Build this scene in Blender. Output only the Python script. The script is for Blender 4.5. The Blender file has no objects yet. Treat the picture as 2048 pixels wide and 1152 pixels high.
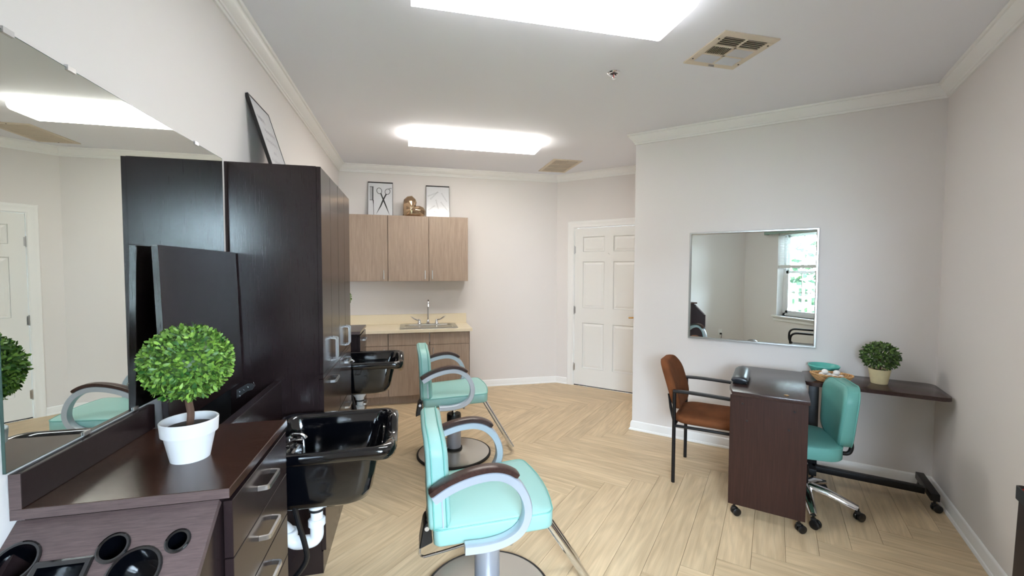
import bpy, bmesh, math, random
from mathutils import Vector, Matrix, noise
from mathutils.geometry import tessellate_polygon
random.seed(7)
R_ = math.radians
COL = bpy.context.scene.collection
SC = bpy.context.scene

# ------------------------------------------------------------------ camera
YAW, PITCH, ROLL, FPX, CAM_H = R_(13.28), R_(2.347), R_(0.183), 850.73, 1.49
def camera():
    fwd = Vector((math.sin(YAW)*math.cos(PITCH), math.cos(YAW)*math.cos(PITCH), -math.sin(PITCH)))
    right = Vector((math.cos(YAW), -math.sin(YAW), 0)); up = right.cross(fwd)
    r2 = right*math.cos(ROLL)+up*math.sin(ROLL); u2 = up*math.cos(ROLL)-right*math.sin(ROLL)
    cd = bpy.data.cameras.new('camera'); co = bpy.data.objects.new('camera', cd); COL.objects.link(co)
    m = Matrix((r2, u2, -fwd)).transposed().to_4x4(); m.translation = (0, 0, CAM_H)
    co.matrix_world = m
    cd.sensor_width = 36; cd.lens = FPX/2048*36; cd.clip_start = .02; cd.clip_end = 200
    SC.camera = co
camera()
# ------------------------------------------------------------------ light and exposure
SC.view_settings.view_transform = 'Standard'; SC.view_settings.look = 'None'
SC.view_settings.gamma = 1; SC.view_settings.use_curve_mapping = False
SC.view_settings.exposure = 0.27
SKY_COL, SKY_STR = (0.66, 0.83, 1.0), 78.0
TUBE_COL, TUBE_STR, TUBE_COL_2, TUBE_STR_2 = (1.0, 0.95, 0.875), 18.0, (0.95, 0.975, 1.0), 14.0
wd = bpy.data.worlds.new('sky'); SC.world = wd; wd.use_nodes = True
bg = wd.node_tree.nodes['Background']; bg.inputs[0].default_value = (*SKY_COL, 1); bg.inputs[1].default_value = SKY_STR
# the window opening as a portal for the sky light
pl = bpy.data.lights.new('window_portal', 'AREA'); pl.shape = 'RECTANGLE'; pl.size = .92; pl.size_y = 1.34; pl.cycles.is_portal = True
po = bpy.data.objects.new('window_portal', pl); COL.objects.link(po); po.location = (.335, -.36, 1.44); po.rotation_euler = (R_(90), 0, 0)

# ------------------------------------------------------------------ helpers
def lin(c):
    return tuple(((v/255)/12.92 if v/255 <= .04045 else ((v/255+.055)/1.055)**2.4) for v in c)
def new_mat(name):
    m = bpy.data.materials.new(name); m.use_nodes = True
    nt = m.node_tree; b = nt.nodes['Principled BSDF']; return m, nt, b
def mat(name, rgb, rough=.5, metal=0, spec=.5, coat=0, bump=0, bscale=200, var=0, vscale=8, trans=0, sheen=0):
    m, nt, b = new_mat(name); N = nt.nodes; L = nt.links
    c = lin(rgb); b.inputs['Base Color'].default_value = (*c, 1); b.inputs['Roughness'].default_value = rough
    b.inputs['Metallic'].default_value = metal; b.inputs['Specular IOR Level'].default_value = spec
    b.inputs['Coat Weight'].default_value = coat; b.inputs['Coat Roughness'].default_value = .08
    b.inputs['Sheen Weight'].default_value = sheen
    if bump or var:
        tc = N.new('ShaderNodeTexCoord')
    if bump:
        n = N.new('ShaderNodeTexNoise'); n.inputs['Scale'].default_value = bscale; n.inputs['Detail'].default_value = 3
        bp = N.new('ShaderNodeBump'); bp.inputs['Strength'].default_value = bump; bp.inputs['Distance'].default_value = .002
        L.new(tc.outputs['Object'], n.inputs['Vector']); L.new(n.outputs['Fac'], bp.inputs['Height']); L.new(bp.outputs[0], b.inputs['Normal'])
    if var:
        n2 = N.new('ShaderNodeTexNoise'); n2.inputs['Scale'].default_value = vscale; n2.inputs['Detail'].default_value = 4
        mx = N.new('ShaderNodeMix'); mx.data_type = 'RGBA'
        mx.inputs[6].default_value = (*[v*(1-var) for v in c], 1); mx.inputs[7].default_value = (*[min(1, v*(1+var)) for v in c], 1)
        L.new(tc.outputs['Object'], n2.inputs['Vector']); L.new(n2.outputs['Fac'], mx.inputs[0]); L.new(mx.outputs[2], b.inputs['Base Color'])
    return m
def grain_mat(name, a, bcol, rough, sx=60, sy=60, sz=2.2, spec=.5, coat=0, bump=.08, contrast=(.35, .68)):
    m, nt, b = new_mat(name); N = nt.nodes; L = nt.links
    tc = N.new('ShaderNodeTexCoord'); mp = N.new('ShaderNodeMapping'); mp.inputs['Scale'].default_value = (sx, sy, sz)
    n = N.new('ShaderNodeTexNoise'); n.inputs['Scale'].default_value = 3; n.inputs['Detail'].default_value = 6; n.inputs['Roughness'].default_value = .65
    cr = N.new('ShaderNodeValToRGB'); cr.color_ramp.elements[0].position = contrast[0]; cr.color_ramp.elements[1].position = contrast[1]
    cr.color_ramp.elements[0].color = (*lin(a), 1); cr.color_ramp.elements[1].color = (*lin(bcol), 1)
    bp = N.new('ShaderNodeBump'); bp.inputs['Strength'].default_value = bump; bp.inputs['Distance'].default_value = .0006
    L.new(tc.outputs['Object'], mp.inputs[0]); L.new(mp.outputs[0], n.inputs['Vector']); L.new(n.outputs['Fac'], cr.inputs[0])
    L.new(cr.outputs[0], b.inputs['Base Color']); L.new(n.outputs['Fac'], bp.inputs['Height']); L.new(bp.outputs[0], b.inputs['Normal'])
    b.inputs['Roughness'].default_value = rough; b.inputs['Specular IOR Level'].default_value = spec; b.inputs['Coat Weight'].default_value = coat
    return m
def emit_mat(name, col, s):
    m, nt, b = new_mat(name)
    b.inputs['Base Color'].default_value = (.8, .8, .78, 1); b.inputs['Emission Color'].default_value = (*col, 1); b.inputs['Emission Strength'].default_value = s
    b.inputs['Roughness'].default_value = .4
    return m
def leaf_mat(name, dark, light, rough=.45):
    m, nt, b = new_mat(name); N = nt.nodes; L = nt.links
    g = N.new('ShaderNodeNewGeometry'); cr = N.new('ShaderNodeValToRGB')
    cr.color_ramp.elements[0].color = (*lin(dark), 1); cr.color_ramp.elements[1].color = (*lin(light), 1)
    L.new(g.outputs['Random Per Island'], cr.inputs[0]); L.new(cr.outputs[0], b.inputs['Base Color'])
    b.inputs['Roughness'].default_value = rough; b.inputs['Transmission Weight'].default_value = 0
    return m
def plank_mat():
    m, nt, b = new_mat('oak_vinyl_plank'); N = nt.nodes; L = nt.links
    tc = N.new('ShaderNodeTexCoord'); oi = N.new('ShaderNodeObjectInfo')
    sc = N.new('ShaderNodeVectorMath'); sc.operation = 'SCALE'; sc.inputs[0].default_value = (13.1, 7.7, 5.3)
    L.new(oi.outputs['Random'], sc.inputs[3])
    ad = N.new('ShaderNodeVectorMath'); L.new(tc.outputs['Object'], ad.inputs[0]); L.new(sc.outputs[0], ad.inputs[1])
    mp = N.new('ShaderNodeMapping'); mp.inputs['Scale'].default_value = (.9, 13, 1); L.new(ad.outputs[0], mp.inputs[0])
    n1 = N.new('ShaderNodeTexNoise'); n1.inputs['Scale'].default_value = 2.4; n1.inputs['Detail'].default_value = 5; n1.inputs['Distortion'].default_value = .6
    L.new(mp.outputs[0], n1.inputs['Vector'])
    # cathedral rings
    mp2 = N.new('ShaderNodeMapping'); mp2.inputs['Scale'].default_value = (.9, 6, 1); L.new(ad.outputs[0], mp2.inputs[0])
    n2 = N.new('ShaderNodeTexNoise'); n2.inputs['Scale'].default_value = 1.6; n2.inputs['Detail'].default_value = 1.5; L.new(mp2.outputs[0], n2.inputs['Vector'])
    mu = N.new('ShaderNodeMath'); mu.operation = 'MULTIPLY'; mu.inputs[1].default_value = 42; L.new(n2.outputs['Fac'], mu.inputs[0])
    si = N.new('ShaderNodeMath'); si.operation = 'SINE'; L.new(mu.outputs[0], si.inputs[0])
    mp3 = N.new('ShaderNodeMapping'); mp3.inputs['Scale'].default_value = (6, 170, 1); L.new(ad.outputs[0], mp3.inputs[0])
    n3 = N.new('ShaderNodeTexNoise'); n3.inputs['Scale'].default_value = 1.5; n3.inputs['Detail'].default_value = 3; L.new(mp3.outputs[0], n3.inputs['Vector'])
    cr = N.new('ShaderNodeValToRGB'); e = cr.color_ramp.elements
    e[0].position = .25; e[0].color = (*lin((190, 165, 131)), 1); e[1].position = .72; e[1].color = (*lin((218, 195, 160)), 1)
    L.new(n1.outputs['Fac'], cr.inputs[0])
    # fine pores and ring lines darken a little
    a1 = N.new('ShaderNodeMath'); a1.operation = 'MULTIPLY_ADD'; a1.inputs[1].default_value = .05; a1.inputs[2].default_value = .93; L.new(si.outputs[0], a1.inputs[0])
    a2 = N.new('ShaderNodeMath'); a2.operation = 'MULTIPLY_ADD'; a2.inputs[1].default_value = .22; L.new(n3.outputs['Fac'], a2.inputs[0]); 
    sub = N.new('ShaderNodeMath'); sub.operation = 'SUBTRACT'; L.new(a1.outputs[0], sub.inputs[0]); sub.inputs[1].default_value = .11; L.new(sub.outputs[0], a2.inputs[2])
    rv = N.new('ShaderNodeMath'); rv.operation = 'MULTIPLY_ADD'; rv.inputs[1].default_value = .12; L.new(oi.outputs['Random'], rv.inputs[0]); L.new(a2.outputs[0], rv.inputs[2])
    mx = N.new('ShaderNodeMix'); mx.data_type = 'RGBA'; mx.blend_type = 'MULTIPLY'; mx.inputs[0].default_value = 1
    L.new(cr.outputs[0], mx.inputs[6]); L.new(rv.outputs[0], mx.inputs[7]); L.new(mx.outputs[2], b.inputs['Base Color'])
    b.inputs['Roughness'].default_value = .42; b.inputs['Specular IOR Level'].default_value = .35
    bp = N.new('ShaderNodeBump'); bp.inputs['Strength'].default_value = .12; bp.inputs['Distance'].default_value = .001
    L.new(n3.outputs['Fac'], bp.inputs['Height']); L.new(bp.outputs[0], b.inputs['Normal'])
    return m

M = {}
M['wall'] = mat('wall_paint', (233, 228, 225), .75, bump=.08, bscale=260, spec=.3)
M['ceiling'] = mat('ceiling_paint', (242, 243, 250), .85, bump=.06, bscale=200, spec=.2)
M['trim'] = mat('white_trim_paint', (246, 245, 243), .35)
M['door'] = mat('white_door_paint', (240, 239, 236), .42)
M['plank'] = plank_mat()
M['subfloor'] = mat('dark_joint', (136, 112, 84), .9)
M['espresso'] = grain_mat('espresso_laminate', (33, 24, 25), (39, 28, 29), .22, 90, 90, 2.5, bump=.0)
M['espresso_h'] = grain_mat('espresso_laminate_flat_grain', (42, 25, 19), (66, 42, 32), .21, 4, 90, 90, bump=.02)
M['espresso_edge_and_sheen'] = grain_mat('espresso_edge_band_and_sheen', (74, 60, 60), (98, 80, 77), .42, 8, 120, 120, bump=.05)  # edge band; its pale tone also paints ceiling light sheen onto the sloped panel
M['black_in'] = mat('black_interior', (10, 10, 12), .6)
M['taupe'] = grain_mat('taupe_oak_laminate', (146, 126, 111), (174, 153, 134), .42, 55, 55, 1.8)
M['taupe_dark'] = mat('taupe_shadow_gap', (48, 38, 32), .8)
M['counter'] = mat('cream_solid_surface', (232, 219, 192), .38, var=.03, vscale=160)
M['steel'] = mat('brushed_steel', (190, 190, 188), .3, 1)
M['chrome'] = mat('chrome', (225, 227, 230), .06, 1)
M['nickel'] = mat('satin_nickel', (205, 206, 208), .28, 1)
M['alu'] = mat('silver_arm_window_tint', (194, 202, 214), .34, .4)  # silver arm colour with the pale blue window reflection mixed in
M['pump'] = mat('satin_grey_pump', (172, 176, 188), .34, .5)
M['baseplate'] = mat('brushed_base_plate', (206, 202, 194), .26, .75)
M['rubber'] = mat('black_rubber', (22, 21, 22), .6)
M['blackp'] = mat('black_plastic', (14, 14, 16), .35)
M['gloss'] = mat('black_gloss_bowl', (5, 6, 10), .09, spec=.6, coat=.6)
M['teal'] = mat('aqua_vinyl', (150, 194, 187), .42, bump=.10, bscale=420, spec=.45)
M['teal2'] = mat('teal_vinyl_dull', (104, 168, 158), .42, bump=.15, bscale=380)
M['piping'] = mat('aqua_piping', (112, 178, 168), .5)
M['armwood'] = grain_mat('dark_arm_cap', (44, 26, 24), (74, 48, 42), .3, 40, 40, 40)
M['mirror'] = mat('mirror_silver', (226, 232, 228), .0, 1)
M['glass_edge'] = mat('green_glass_edge', (60, 84, 78), .2)
M['white_pvc'] = mat('white_pvc', (234, 236, 238), .35)
M['pot'] = mat('white_ceramic', (232, 232, 234), .5)
M['cream_pot'] = mat('cream_pot', (222, 208, 164), .6, var=.12, vscale=30)
M['soil'] = mat('dark_soil', (38, 30, 24), .9, bump=.6, bscale=120)
M['bark'] = mat('brown_bark', (92, 66, 52), .8, bump=.8, bscale=90, var=.3, vscale=60)
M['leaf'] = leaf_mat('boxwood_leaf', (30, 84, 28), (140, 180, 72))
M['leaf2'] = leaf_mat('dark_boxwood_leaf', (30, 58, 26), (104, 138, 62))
M['tealbowl'] = mat('teal_ceramic', (92, 184, 172), .3)
M['wicker'] = mat('wicker', (206, 160, 108), .6, var=.3, vscale=60)
M['egg'] = mat('white_egg', (240, 238, 234), .6)
M['brown_fab'] = mat('rust_brown_fabric', (116, 70, 42), .9, bump=.3, bscale=500, var=.5, vscale=9, spec=.15)
M['black_metal'] = mat('black_metal', (20, 20, 23), .4, .3)
M['mahog'] = grain_mat('dark_mahogany_laminate', (44, 23, 16), (60, 33, 24), .42, 60, 60, 2, spec=.3, bump=.02)
M['mahog_top'] = grain_mat('dark_mahogany_top', (48, 32, 30), (66, 46, 42), .24, 60, 4, 60, bump=.02)
M['cushion'] = mat('black_padded_vinyl', (34, 38, 44), .32, coat=.2)
M['print'] = mat('white_print', (222, 224, 228), .25, coat=.6)
M['ink'] = mat('black_ink', (40, 42, 44), .5)
M['ink_grey'] = mat('grey_ink', (140, 142, 146), .5)
M['frame'] = mat('black_frame', (20, 19, 20), .4)
M['bronze'] = mat('polished_bronze', (186, 160, 132), .1, 1)
M['vent'] = mat('cream_vent_metal', (220, 206, 186), .5)
M['vent_dark'] = mat('duct_dark', (52, 42, 34), .9)
M['vent_lit'] = mat('lit_vent_slat', (216, 214, 218), .5)  # paler copy of the vent paint for louver banks turned to the light
M['fix'] = mat('white_fixture', (224, 224, 220), .4)
M['lens'] = emit_mat('lit_acrylic_lens', TUBE_COL, TUBE_STR)
M['lens_side'] = emit_mat('lit_acrylic_lens_side', TUBE_COL, TUBE_STR*.45)
M['lens_cool'] = emit_mat('cool_lit_acrylic_lens', TUBE_COL_2, TUBE_STR_2)
M['lens_cool_side'] = emit_mat('cool_lit_acrylic_lens_side', TUBE_COL_2, TUBE_STR_2*.3)
M['brass'] = mat('brass', (190, 150, 90), .25, 1)
M['blind'] = mat('white_blind', (236, 236, 234), .5)
M['sage'] = mat('sage_fabric', (150, 172, 160), .85, bump=.3, bscale=300)
M['vinyl'] = mat('white_window_vinyl', (238, 238, 238), .35)
M['tree'] = leaf_mat('tree_leaf', (20, 36, 27), (48, 68, 50))
M['deck'] = mat('deck_boards', (176, 170, 162), .7, var=.15, vscale=3)
M['red'] = mat('red_plastic', (200, 40, 30), .4)
M['binbrown'] = mat('dark_brown_bin', (44, 34, 34), .45)
def glass():
    m, nt, b = new_mat('window_glass'); N = nt.nodes; L = nt.links
    tr = N.new('ShaderNodeBsdfTransparent'); gl = N.new('ShaderNodeBsdfGlossy'); gl.inputs['Roughness'].default_value = .01
    fr = N.new('ShaderNodeFresnel'); fr.inputs['IOR'].default_value = 1.35; mx = N.new('ShaderNodeMixShader')
    L.new(fr.outputs[0], mx.inputs[0]); L.new(tr.outputs[0], mx.inputs[1]); L.new(gl.outputs[0], mx.inputs[2])
    L.new(mx.outputs[0], N['Material Output'].inputs['Surface']); return m
M['glass'] = glass()

def link(o): COL.objects.link(o); return o
def pmat(p):
    return Matrix.Translation(p.location) @ p.rotation_euler.to_matrix().to_4x4()
def obj(name, bm, m, parent=None, smooth=True, world=False, ang=35, label=None):
    if world and parent is not None:
        mm = pmat(parent)
        if parent.parent is not None: mm = pmat(parent.parent) @ mm
        bm.transform(mm.inverted())
    bmesh.ops.recalc_face_normals(bm, faces=bm.faces[:])
    me = bpy.data.meshes.new(name); bm.to_mesh(me); bm.free()
    if smooth:
        me.shade_smooth(); me.set_sharp_from_angle(angle=R_(ang))
    me.materials.append(M[m] if isinstance(m, str) else m)
    o = bpy.data.objects.new(name, me); link(o)
    if parent is not None: o.parent = parent
    if label: o['label'] = label
    return o
def thing(name, label, cat, loc=(0, 0, 0), rz=0, group=None):
    o = bpy.data.objects.new(name, None); link(o); o.location = loc; o.rotation_euler = (0, 0, rz); o.empty_display_size = .05
    return tag(o, label, cat, group)
def tag(o, label, cat=None, group=None):
    o['label'] = label
    if cat: o['category'] = cat
    if group: o['group'] = group
    return o
def struct(name, bm, m, label, smooth=False, parent=None, **k):
    o = obj(name, bm, m, parent, smooth, **k)
    if parent is None: o['kind'] = 'structure'; o['label'] = label
    return o
def sempty(name, label, loc=(0, 0, 0), rz=0):
    o = bpy.data.objects.new(name, None); link(o); o.location = loc; o.rotation_euler = (0, 0, rz); o['kind'] = 'structure'; o['label'] = label; return o
def dup(root, loc, rz=None, label=None, group=None):
    r = root.copy(); link(r); r.location = loc
    if rz is not None: r.rotation_euler = (0, 0, rz)
    if label: r['label'] = label
    if group: r['group'] = group
    for ch in list(root.children):
        c = ch.copy(); link(c); c.parent = r
        for g in list(ch.children):
            d = g.copy(); link(d); d.parent = c
    return r
def copy_part(o, parent, loc=None, rot=None):
    c = o.copy(); link(c); c.parent = parent
    if loc is not None: c.location = loc
    if rot is not None: c.rotation_euler = rot
    return c
# --- shapes
def B(x0, x1, y0, y1, z0, z1, bev=0, seg=2, bm=None):
    b = bmesh.new()
    bmesh.ops.create_cube(b, size=1)
    for v in b.verts:
        v.co = Vector(((x0+x1)/2+v.co.x*(x1-x0), (y0+y1)/2+v.co.y*(y1-y0), (z0+z1)/2+v.co.z*(z1-z0)))
    if bev: bmesh.ops.bevel(b, geom=b.edges[:], offset=bev, segments=seg, profile=.6, affect='EDGES')
    return join(bm, b)
def join(bm, b):
    if bm is None: return b
    me = bpy.data.meshes.new('tmp'); b.to_mesh(me); b.free(); bm.from_mesh(me); bpy.data.meshes.remove(me); return bm
def raw(verts, faces, bm=None):
    b = bm or bmesh.new(); vs = [b.verts.new(v) for v in verts]
    for f in faces: b.faces.new([vs[i] for i in f])
    return b
def prism(pts, vec, bm=None, bev=0, seg=2):
    b = bmesh.new(); n = len(pts); vec = Vector(vec)
    a = [b.verts.new(p) for p in pts]; c = [b.verts.new(Vector(p)+vec) for p in pts]
    b.faces.new(a[::-1]); b.faces.new(c)
    for i in range(n): b.faces.new((a[i], a[(i+1) % n], c[(i+1) % n], c[i]))
    if bev: bmesh.ops.bevel(b, geom=b.edges[:], offset=bev, segments=seg, profile=.6, affect='EDGES')
    return join(bm, b)
def loft(rings, bm=None, cap=True, closed=True):
    b = bm or bmesh.new(); R = [[b.verts.new(p) for p in r] for r in rings]
    n = len(R[0])
    for i in range(len(R)-1):
        for j in range(n if closed else n-1):
            b.faces.new((R[i][j], R[i][(j+1) % n], R[i+1][(j+1) % n], R[i+1][j]))
    if cap: b.faces.new(R[0][::-1]); b.faces.new(R[-1])
    return b
def lathe(prof, n=32, c=(0, 0, 0), bm=None, cap=True, sx=1, sy=1):
    rings = [[(c[0]+r*sx*math.cos(2*math.pi*k/n), c[1]+r*sy*math.sin(2*math.pi*k/n), c[2]+z) for k in range(n)] for r, z in prof]
    return loft(rings, bm, cap)
def spline(pts, sub=6, closed=False):
    P = [Vector(p) for p in pts]; n = len(P); out = []
    rng = range(n) if closed else range(n-1)
    for i in rng:
        g = (lambda k: P[k % n]) if closed else (lambda k: P[min(max(k, 0), n-1)])
        p0, p1, p2, p3 = g(i-1), g(i), g(i+1), g(i+2)
        for s in range(sub):
            t = s/sub
            out.append(.5*((2*p1)+(p2-p0)*t+(2*p0-5*p1+4*p2-p3)*t*t+(3*p1-p0-3*p2+p3)*t**3))
    if not closed: out.append(P[-1])
    return out
def fillet(pts, r, sub=5):
    P = [Vector(p) for p in pts]; out = [P[0]]
    for i in range(1, len(P)-1):
        a, b_, c = P[i-1], P[i], P[i+1]
        rr = min(r, (a-b_).length*.48, (c-b_).length*.48)
        s = b_+(a-b_).normalized()*rr; e = b_+(c-b_).normalized()*rr
        for k in range(sub+1):
            t = k/sub; out.append(s*(1-t)**2+b_*2*t*(1-t)+e*t*t)
    out.append(P[-1]); return out
def sweep(path, sec, bm=None, closed=False, up=None, cap=True, scale=None):
    """sec: list of (a,b) in the local frame (side, up')"""
    P = [Vector(p) for p in path]; n = len(P); rings = []
    if up is None:
        t = (P[1]-P[0]).normalized(); upv = Vector((0, 0, 1)) if abs(t.z) < .9 else Vector((0, 1, 0))
        nn = (upv - t*upv.dot(t)).normalized()
    for i in range(n):
        if closed: t = (P[(i+1) % n]-P[i-1]).normalized()
        else: t = (P[min(i+1, n-1)]-P[max(i-1, 0)]).normalized()
        if up is not None:
            u_ = Vector(up); nn = (u_-t*u_.dot(t)).normalized()
        else: nn = (nn-t*nn.dot(t)).normalized()
        s = t.cross(nn); k = scale[i] if scale else 1
        rings.append([P[i]+s*a*k+nn*c*k for a, c in sec])
    if closed: rings.append(rings[0])
    b = bm or bmesh.new()
    if closed:
        V = [[b.verts.new(p) for p in r] for r in rings[:-1]]; m = len(sec)
        for i in range(n):
            for j in range(m): b.faces.new((V[i][j], V[i][(j+1) % m], V[(i+1) % n][(j+1) % m], V[(i+1) % n][j]))
        return b
    return loft(rings, b, cap)
def circ(r, n=10): return [(r*math.cos(2*math.pi*k/n), r*math.sin(2*math.pi*k/n)) for k in range(n)]
def tube(path, r, n=10, bm=None, closed=False, up=None, scale=None): return sweep(path, circ(r, n), bm, closed, up, True, scale)
def dense(pts, n, sub=6):
    out = []
    for i, p in enumerate(pts):
        out.append(p)
        if i % (n+1) == n:
            q = pts[(i+1) % len(pts)]
            out += [(p[0]+(q[0]-p[0])*k/sub, p[1]+(q[1]-p[1])*k/sub) for k in range(1, sub)]
    return out
def rrect(hx, hy, r, n=5, cx=0, cy=0):
    out = []
    for qx, qy, a0 in ((1, 1, 0), (-1, 1, 90), (-1, -1, 180), (1, -1, 270)):
        for k in range(n+1):
            a = R_(a0+90*k/n); out.append((cx+qx*(hx-r)+r*math.cos(a), cy+qy*(hy-r)+r*math.sin(a)))
    return out
def sphere(r, c=(0, 0, 0), sz=1, n=16, bm=None, sx=1, sy=1):
    b = bmesh.new(); bmesh.ops.create_uvsphere(b, u_segments=n, v_segments=max(6, n//2), radius=r)
    for v in b.verts: v.co = Vector((v.co.x*sx+c[0], v.co.y*sy+c[1], v.co.z*sz+c[2]))
    return join(bm, b)
def cyl(p, q, r, n=16, bm=None, r2=None):
    p = Vector(p); q = Vector(q); return sweep([p, q], circ(r, n), bm, scale=[1, (r2/r if r2 else 1)])

# ------------------------------------------------------------------ room plan
S2 = math.sqrt(.5)
U = Vector((S2, -S2, 0)); NV = Vector((-S2, -S2, 0))
XL, YB, YW = -.8235, 5.3564, -.176
ZC, ZCB = 2.735, 2.645
L0 = Vector((XL, YW, 0)); L1 = Vector((XL, YB, 0)); K = Vector((1.8721, YB, 0))
C = Vector((2.0152, 3.5919, 0)); D = C+U*2.0668; E = K+U*1.3489
F = D+NV*((D.y-YW)/S2)
def T(u, v, z=0): return C+U*u+NV*v+Vector((0, 0, z))
POLY = [L0, F, D, C, E, K, L1]      # counter-clockwise
def corner(i, d):
    n = len(POLY); a, b_, c = POLY[i-1], POLY[i], POLY[(i+1) % n]
    t1 = (b_-a).normalized(); t2 = (c-b_).normalized()
    n1 = Vector((-t1.y, t1.x, 0)); n2 = Vector((-t2.y, t2.x, 0))
    k = n1+n2; k = k/k.dot(n1)
    return b_+k*d
def wallrun(i, prof, s0=None, s1=None):
    """profile (d,z) run along polygon edge i -> i+1; s0/s1 = straight cuts along the edge"""
    a, b_ = POLY[i], POLY[(i+1) % len(POLY)]; t = (b_-a).normalized(); nn = Vector((-t.y, t.x, 0))
    r0 = []; r1 = []
    for d, z in prof:
        p0 = corner(i, d) if s0 is None else a+t*s0+nn*d
        p1 = corner((i+1) % len(POLY), d) if s1 is None else a+t*s1+nn*d
        r0.append(p0+Vector((0, 0, z))); r1.append(p1+Vector((0, 0, z)))
    return loft([r0, r1])
def wallbox(i, s0, s1, z0, z1, th=.12, bm=None):
    a, b_ = POLY[i], POLY[(i+1) % len(POLY)]; t = (b_-a).normalized(); nn = Vector((-t.y, t.x, 0)); ln = (b_-a).length
    p = [a+t*s0, a+t*s1, a+t*s1-nn*th, a+t*s0-nn*th]
    return prism([q+Vector((0, 0, z0)) for q in p], (0, 0, z1-z0), bm)
def elen(i): return (POLY[(i+1) % len(POLY)]-POLY[i]).length

# floor: slab and herringbone planks
hull = [L0+Vector((-.1, -.02, 0)), F+Vector((.1, -.02, 0)), D+Vector((.12, -.02, 0)), E+Vector((.1, .02, 0)), K+Vector((.02, .05, 0)), L1+Vector((-.1, .05, 0))]
fl = struct('floor', prism([p+Vector((0, 0, -.06)) for p in hull], (0, 0, .0552)), 'subfloor', 'pale oak herringbone plank floor')
def clip(poly, a, b_):
    out = []; n = len(poly)
    ins = lambda p: (b_.x-a.x)*(p.y-a.y)-(b_.y-a.y)*(p.x-a.x) >= 0
    for i in range(n):
        p, q = poly[i], poly[(i+1) % n]; ip, iq = ins(p), ins(q)
        if ip: out.append(p)
        if ip != iq:
            d1 = (b_.x-a.x)*(p.y-a.y)-(b_.y-a.y)*(p.x-a.x); d2 = (b_.x-a.x)*(q.y-a.y)-(b_.y-a.y)*(q.x-a.x)
            out.append(p+(q-p)*(d1/(d1-d2)))
    return out
PW, PLn = .1524, 1.2192
def planks():
    chull = [Vector((XL+.002, YW+.002, 0)), Vector((F.x, YW+.002, 0)), D, E, K, L1+Vector((.002, 0, 0))]
    org = Vector((.132, 1.740, 0)); q_ = Vector((S2, S2, 0)); g = .0009
    for m in range(-3, 4):
        for k in range(-40, 40):
            for hv in (0, 1):
                p0, q0 = k*PW+m*PLn, k*PW-m*PLn
                if hv == 0: r = (p0+g, p0+PLn-g, q0+g, q0+PW-g)
                else: r = (p0+g, p0+PW-g, q0+PW+g, q0+PW+PLn-g)
                pts = [org+U*a+q_*b_ for a, b_ in ((r[0], r[2]), (r[1], r[2]), (r[1], r[3]), (r[0], r[3]))]
                c = sum(pts, Vector())/4
                for i in range(len(chull)):
                    pts = clip(pts, chull[i], chull[(i+1) % len(chull)])
                    if len(pts) < 3: break
                if len(pts) < 3: continue
                ar = abs(sum(pts[i].x*pts[(i+1) % len(pts)].y-pts[(i+1) % len(pts)].x*pts[i].y for i in range(len(pts))))/2
                if ar < .002: continue
                rz = -math.pi/4 if hv == 0 else math.pi/4
                inv = Matrix.Rotation(-rz, 4, 'Z')
                loc = [inv @ (p-c) for p in pts]
                o = obj('plank', prism([(p.x, p.y, -.005) for p in loc], (0, 0, .005)), 'plank', fl, False)
                o.location = c; o.rotation_euler = (0, 0, rz)
planks()

struct('ceiling', prism([p+Vector((0, 0, ZC)) for p in hull], (0, 0, .1)), 'ceiling', 'smooth pale grey ceiling')
struct('wall_left', wallbox(6, -.12, elen(6)+.12, -.05, ZC), 'wall', 'long beige wall behind the dark styling stations')
struct('wall_back', wallbox(5, -.05, elen(5)+.12, -.05, ZC), 'wall', 'beige wall behind the kitchenette')
struct('wall_right', wallbox(1, -.05, elen(1)+.12, -.05, ZC), 'wall', 'beige wall along the right edge beside the desk')
struct('wall_mirror', wallbox(2, 0, elen(2), -.05, ZC), 'wall', 'grey beige wall with the square mirror')
struct('wall_alcove', wallbox(3, .12, elen(3)+.1, -.05, ZC), 'wall', 'short return wall of the door alcove')
# door wall with its opening (edge 4: E -> K, measured from E)
DU0, DU1, DZ = .245, 1.172, 2.042
le = elen(4); a0, a1 = le-DU1, le-DU0
wb = wallbox(4, 0, a0, -.05, ZC); wallbox(4, a1, le, -.05, ZC, bm=wb); wallbox(4, a0, a1, DZ, ZC, bm=wb)
struct('wall_door', wb, 'wall', 'beige wall around the white six panel door')
# window wall behind the camera (edge 0: L0 -> F, measured from L0)
WX0, WX1, WZ0, WZ1 = -.13, .80, .78, 2.12
wb = wallbox(0, -.12, WX0-XL, -.05, ZC, .2); wallbox(0, WX1-XL, elen(0)+.12, -.05, ZC, .2, bm=wb)
wallbox(0, WX0-XL, WX1-XL, -.05, WZ0, .2, bm=wb); wallbox(0, WX0-XL, WX1-XL, WZ1, ZC, .2, bm=wb)
struct('wall_window', wb, 'wall', 'beige wall with the window, seen in the square mirror')

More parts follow.
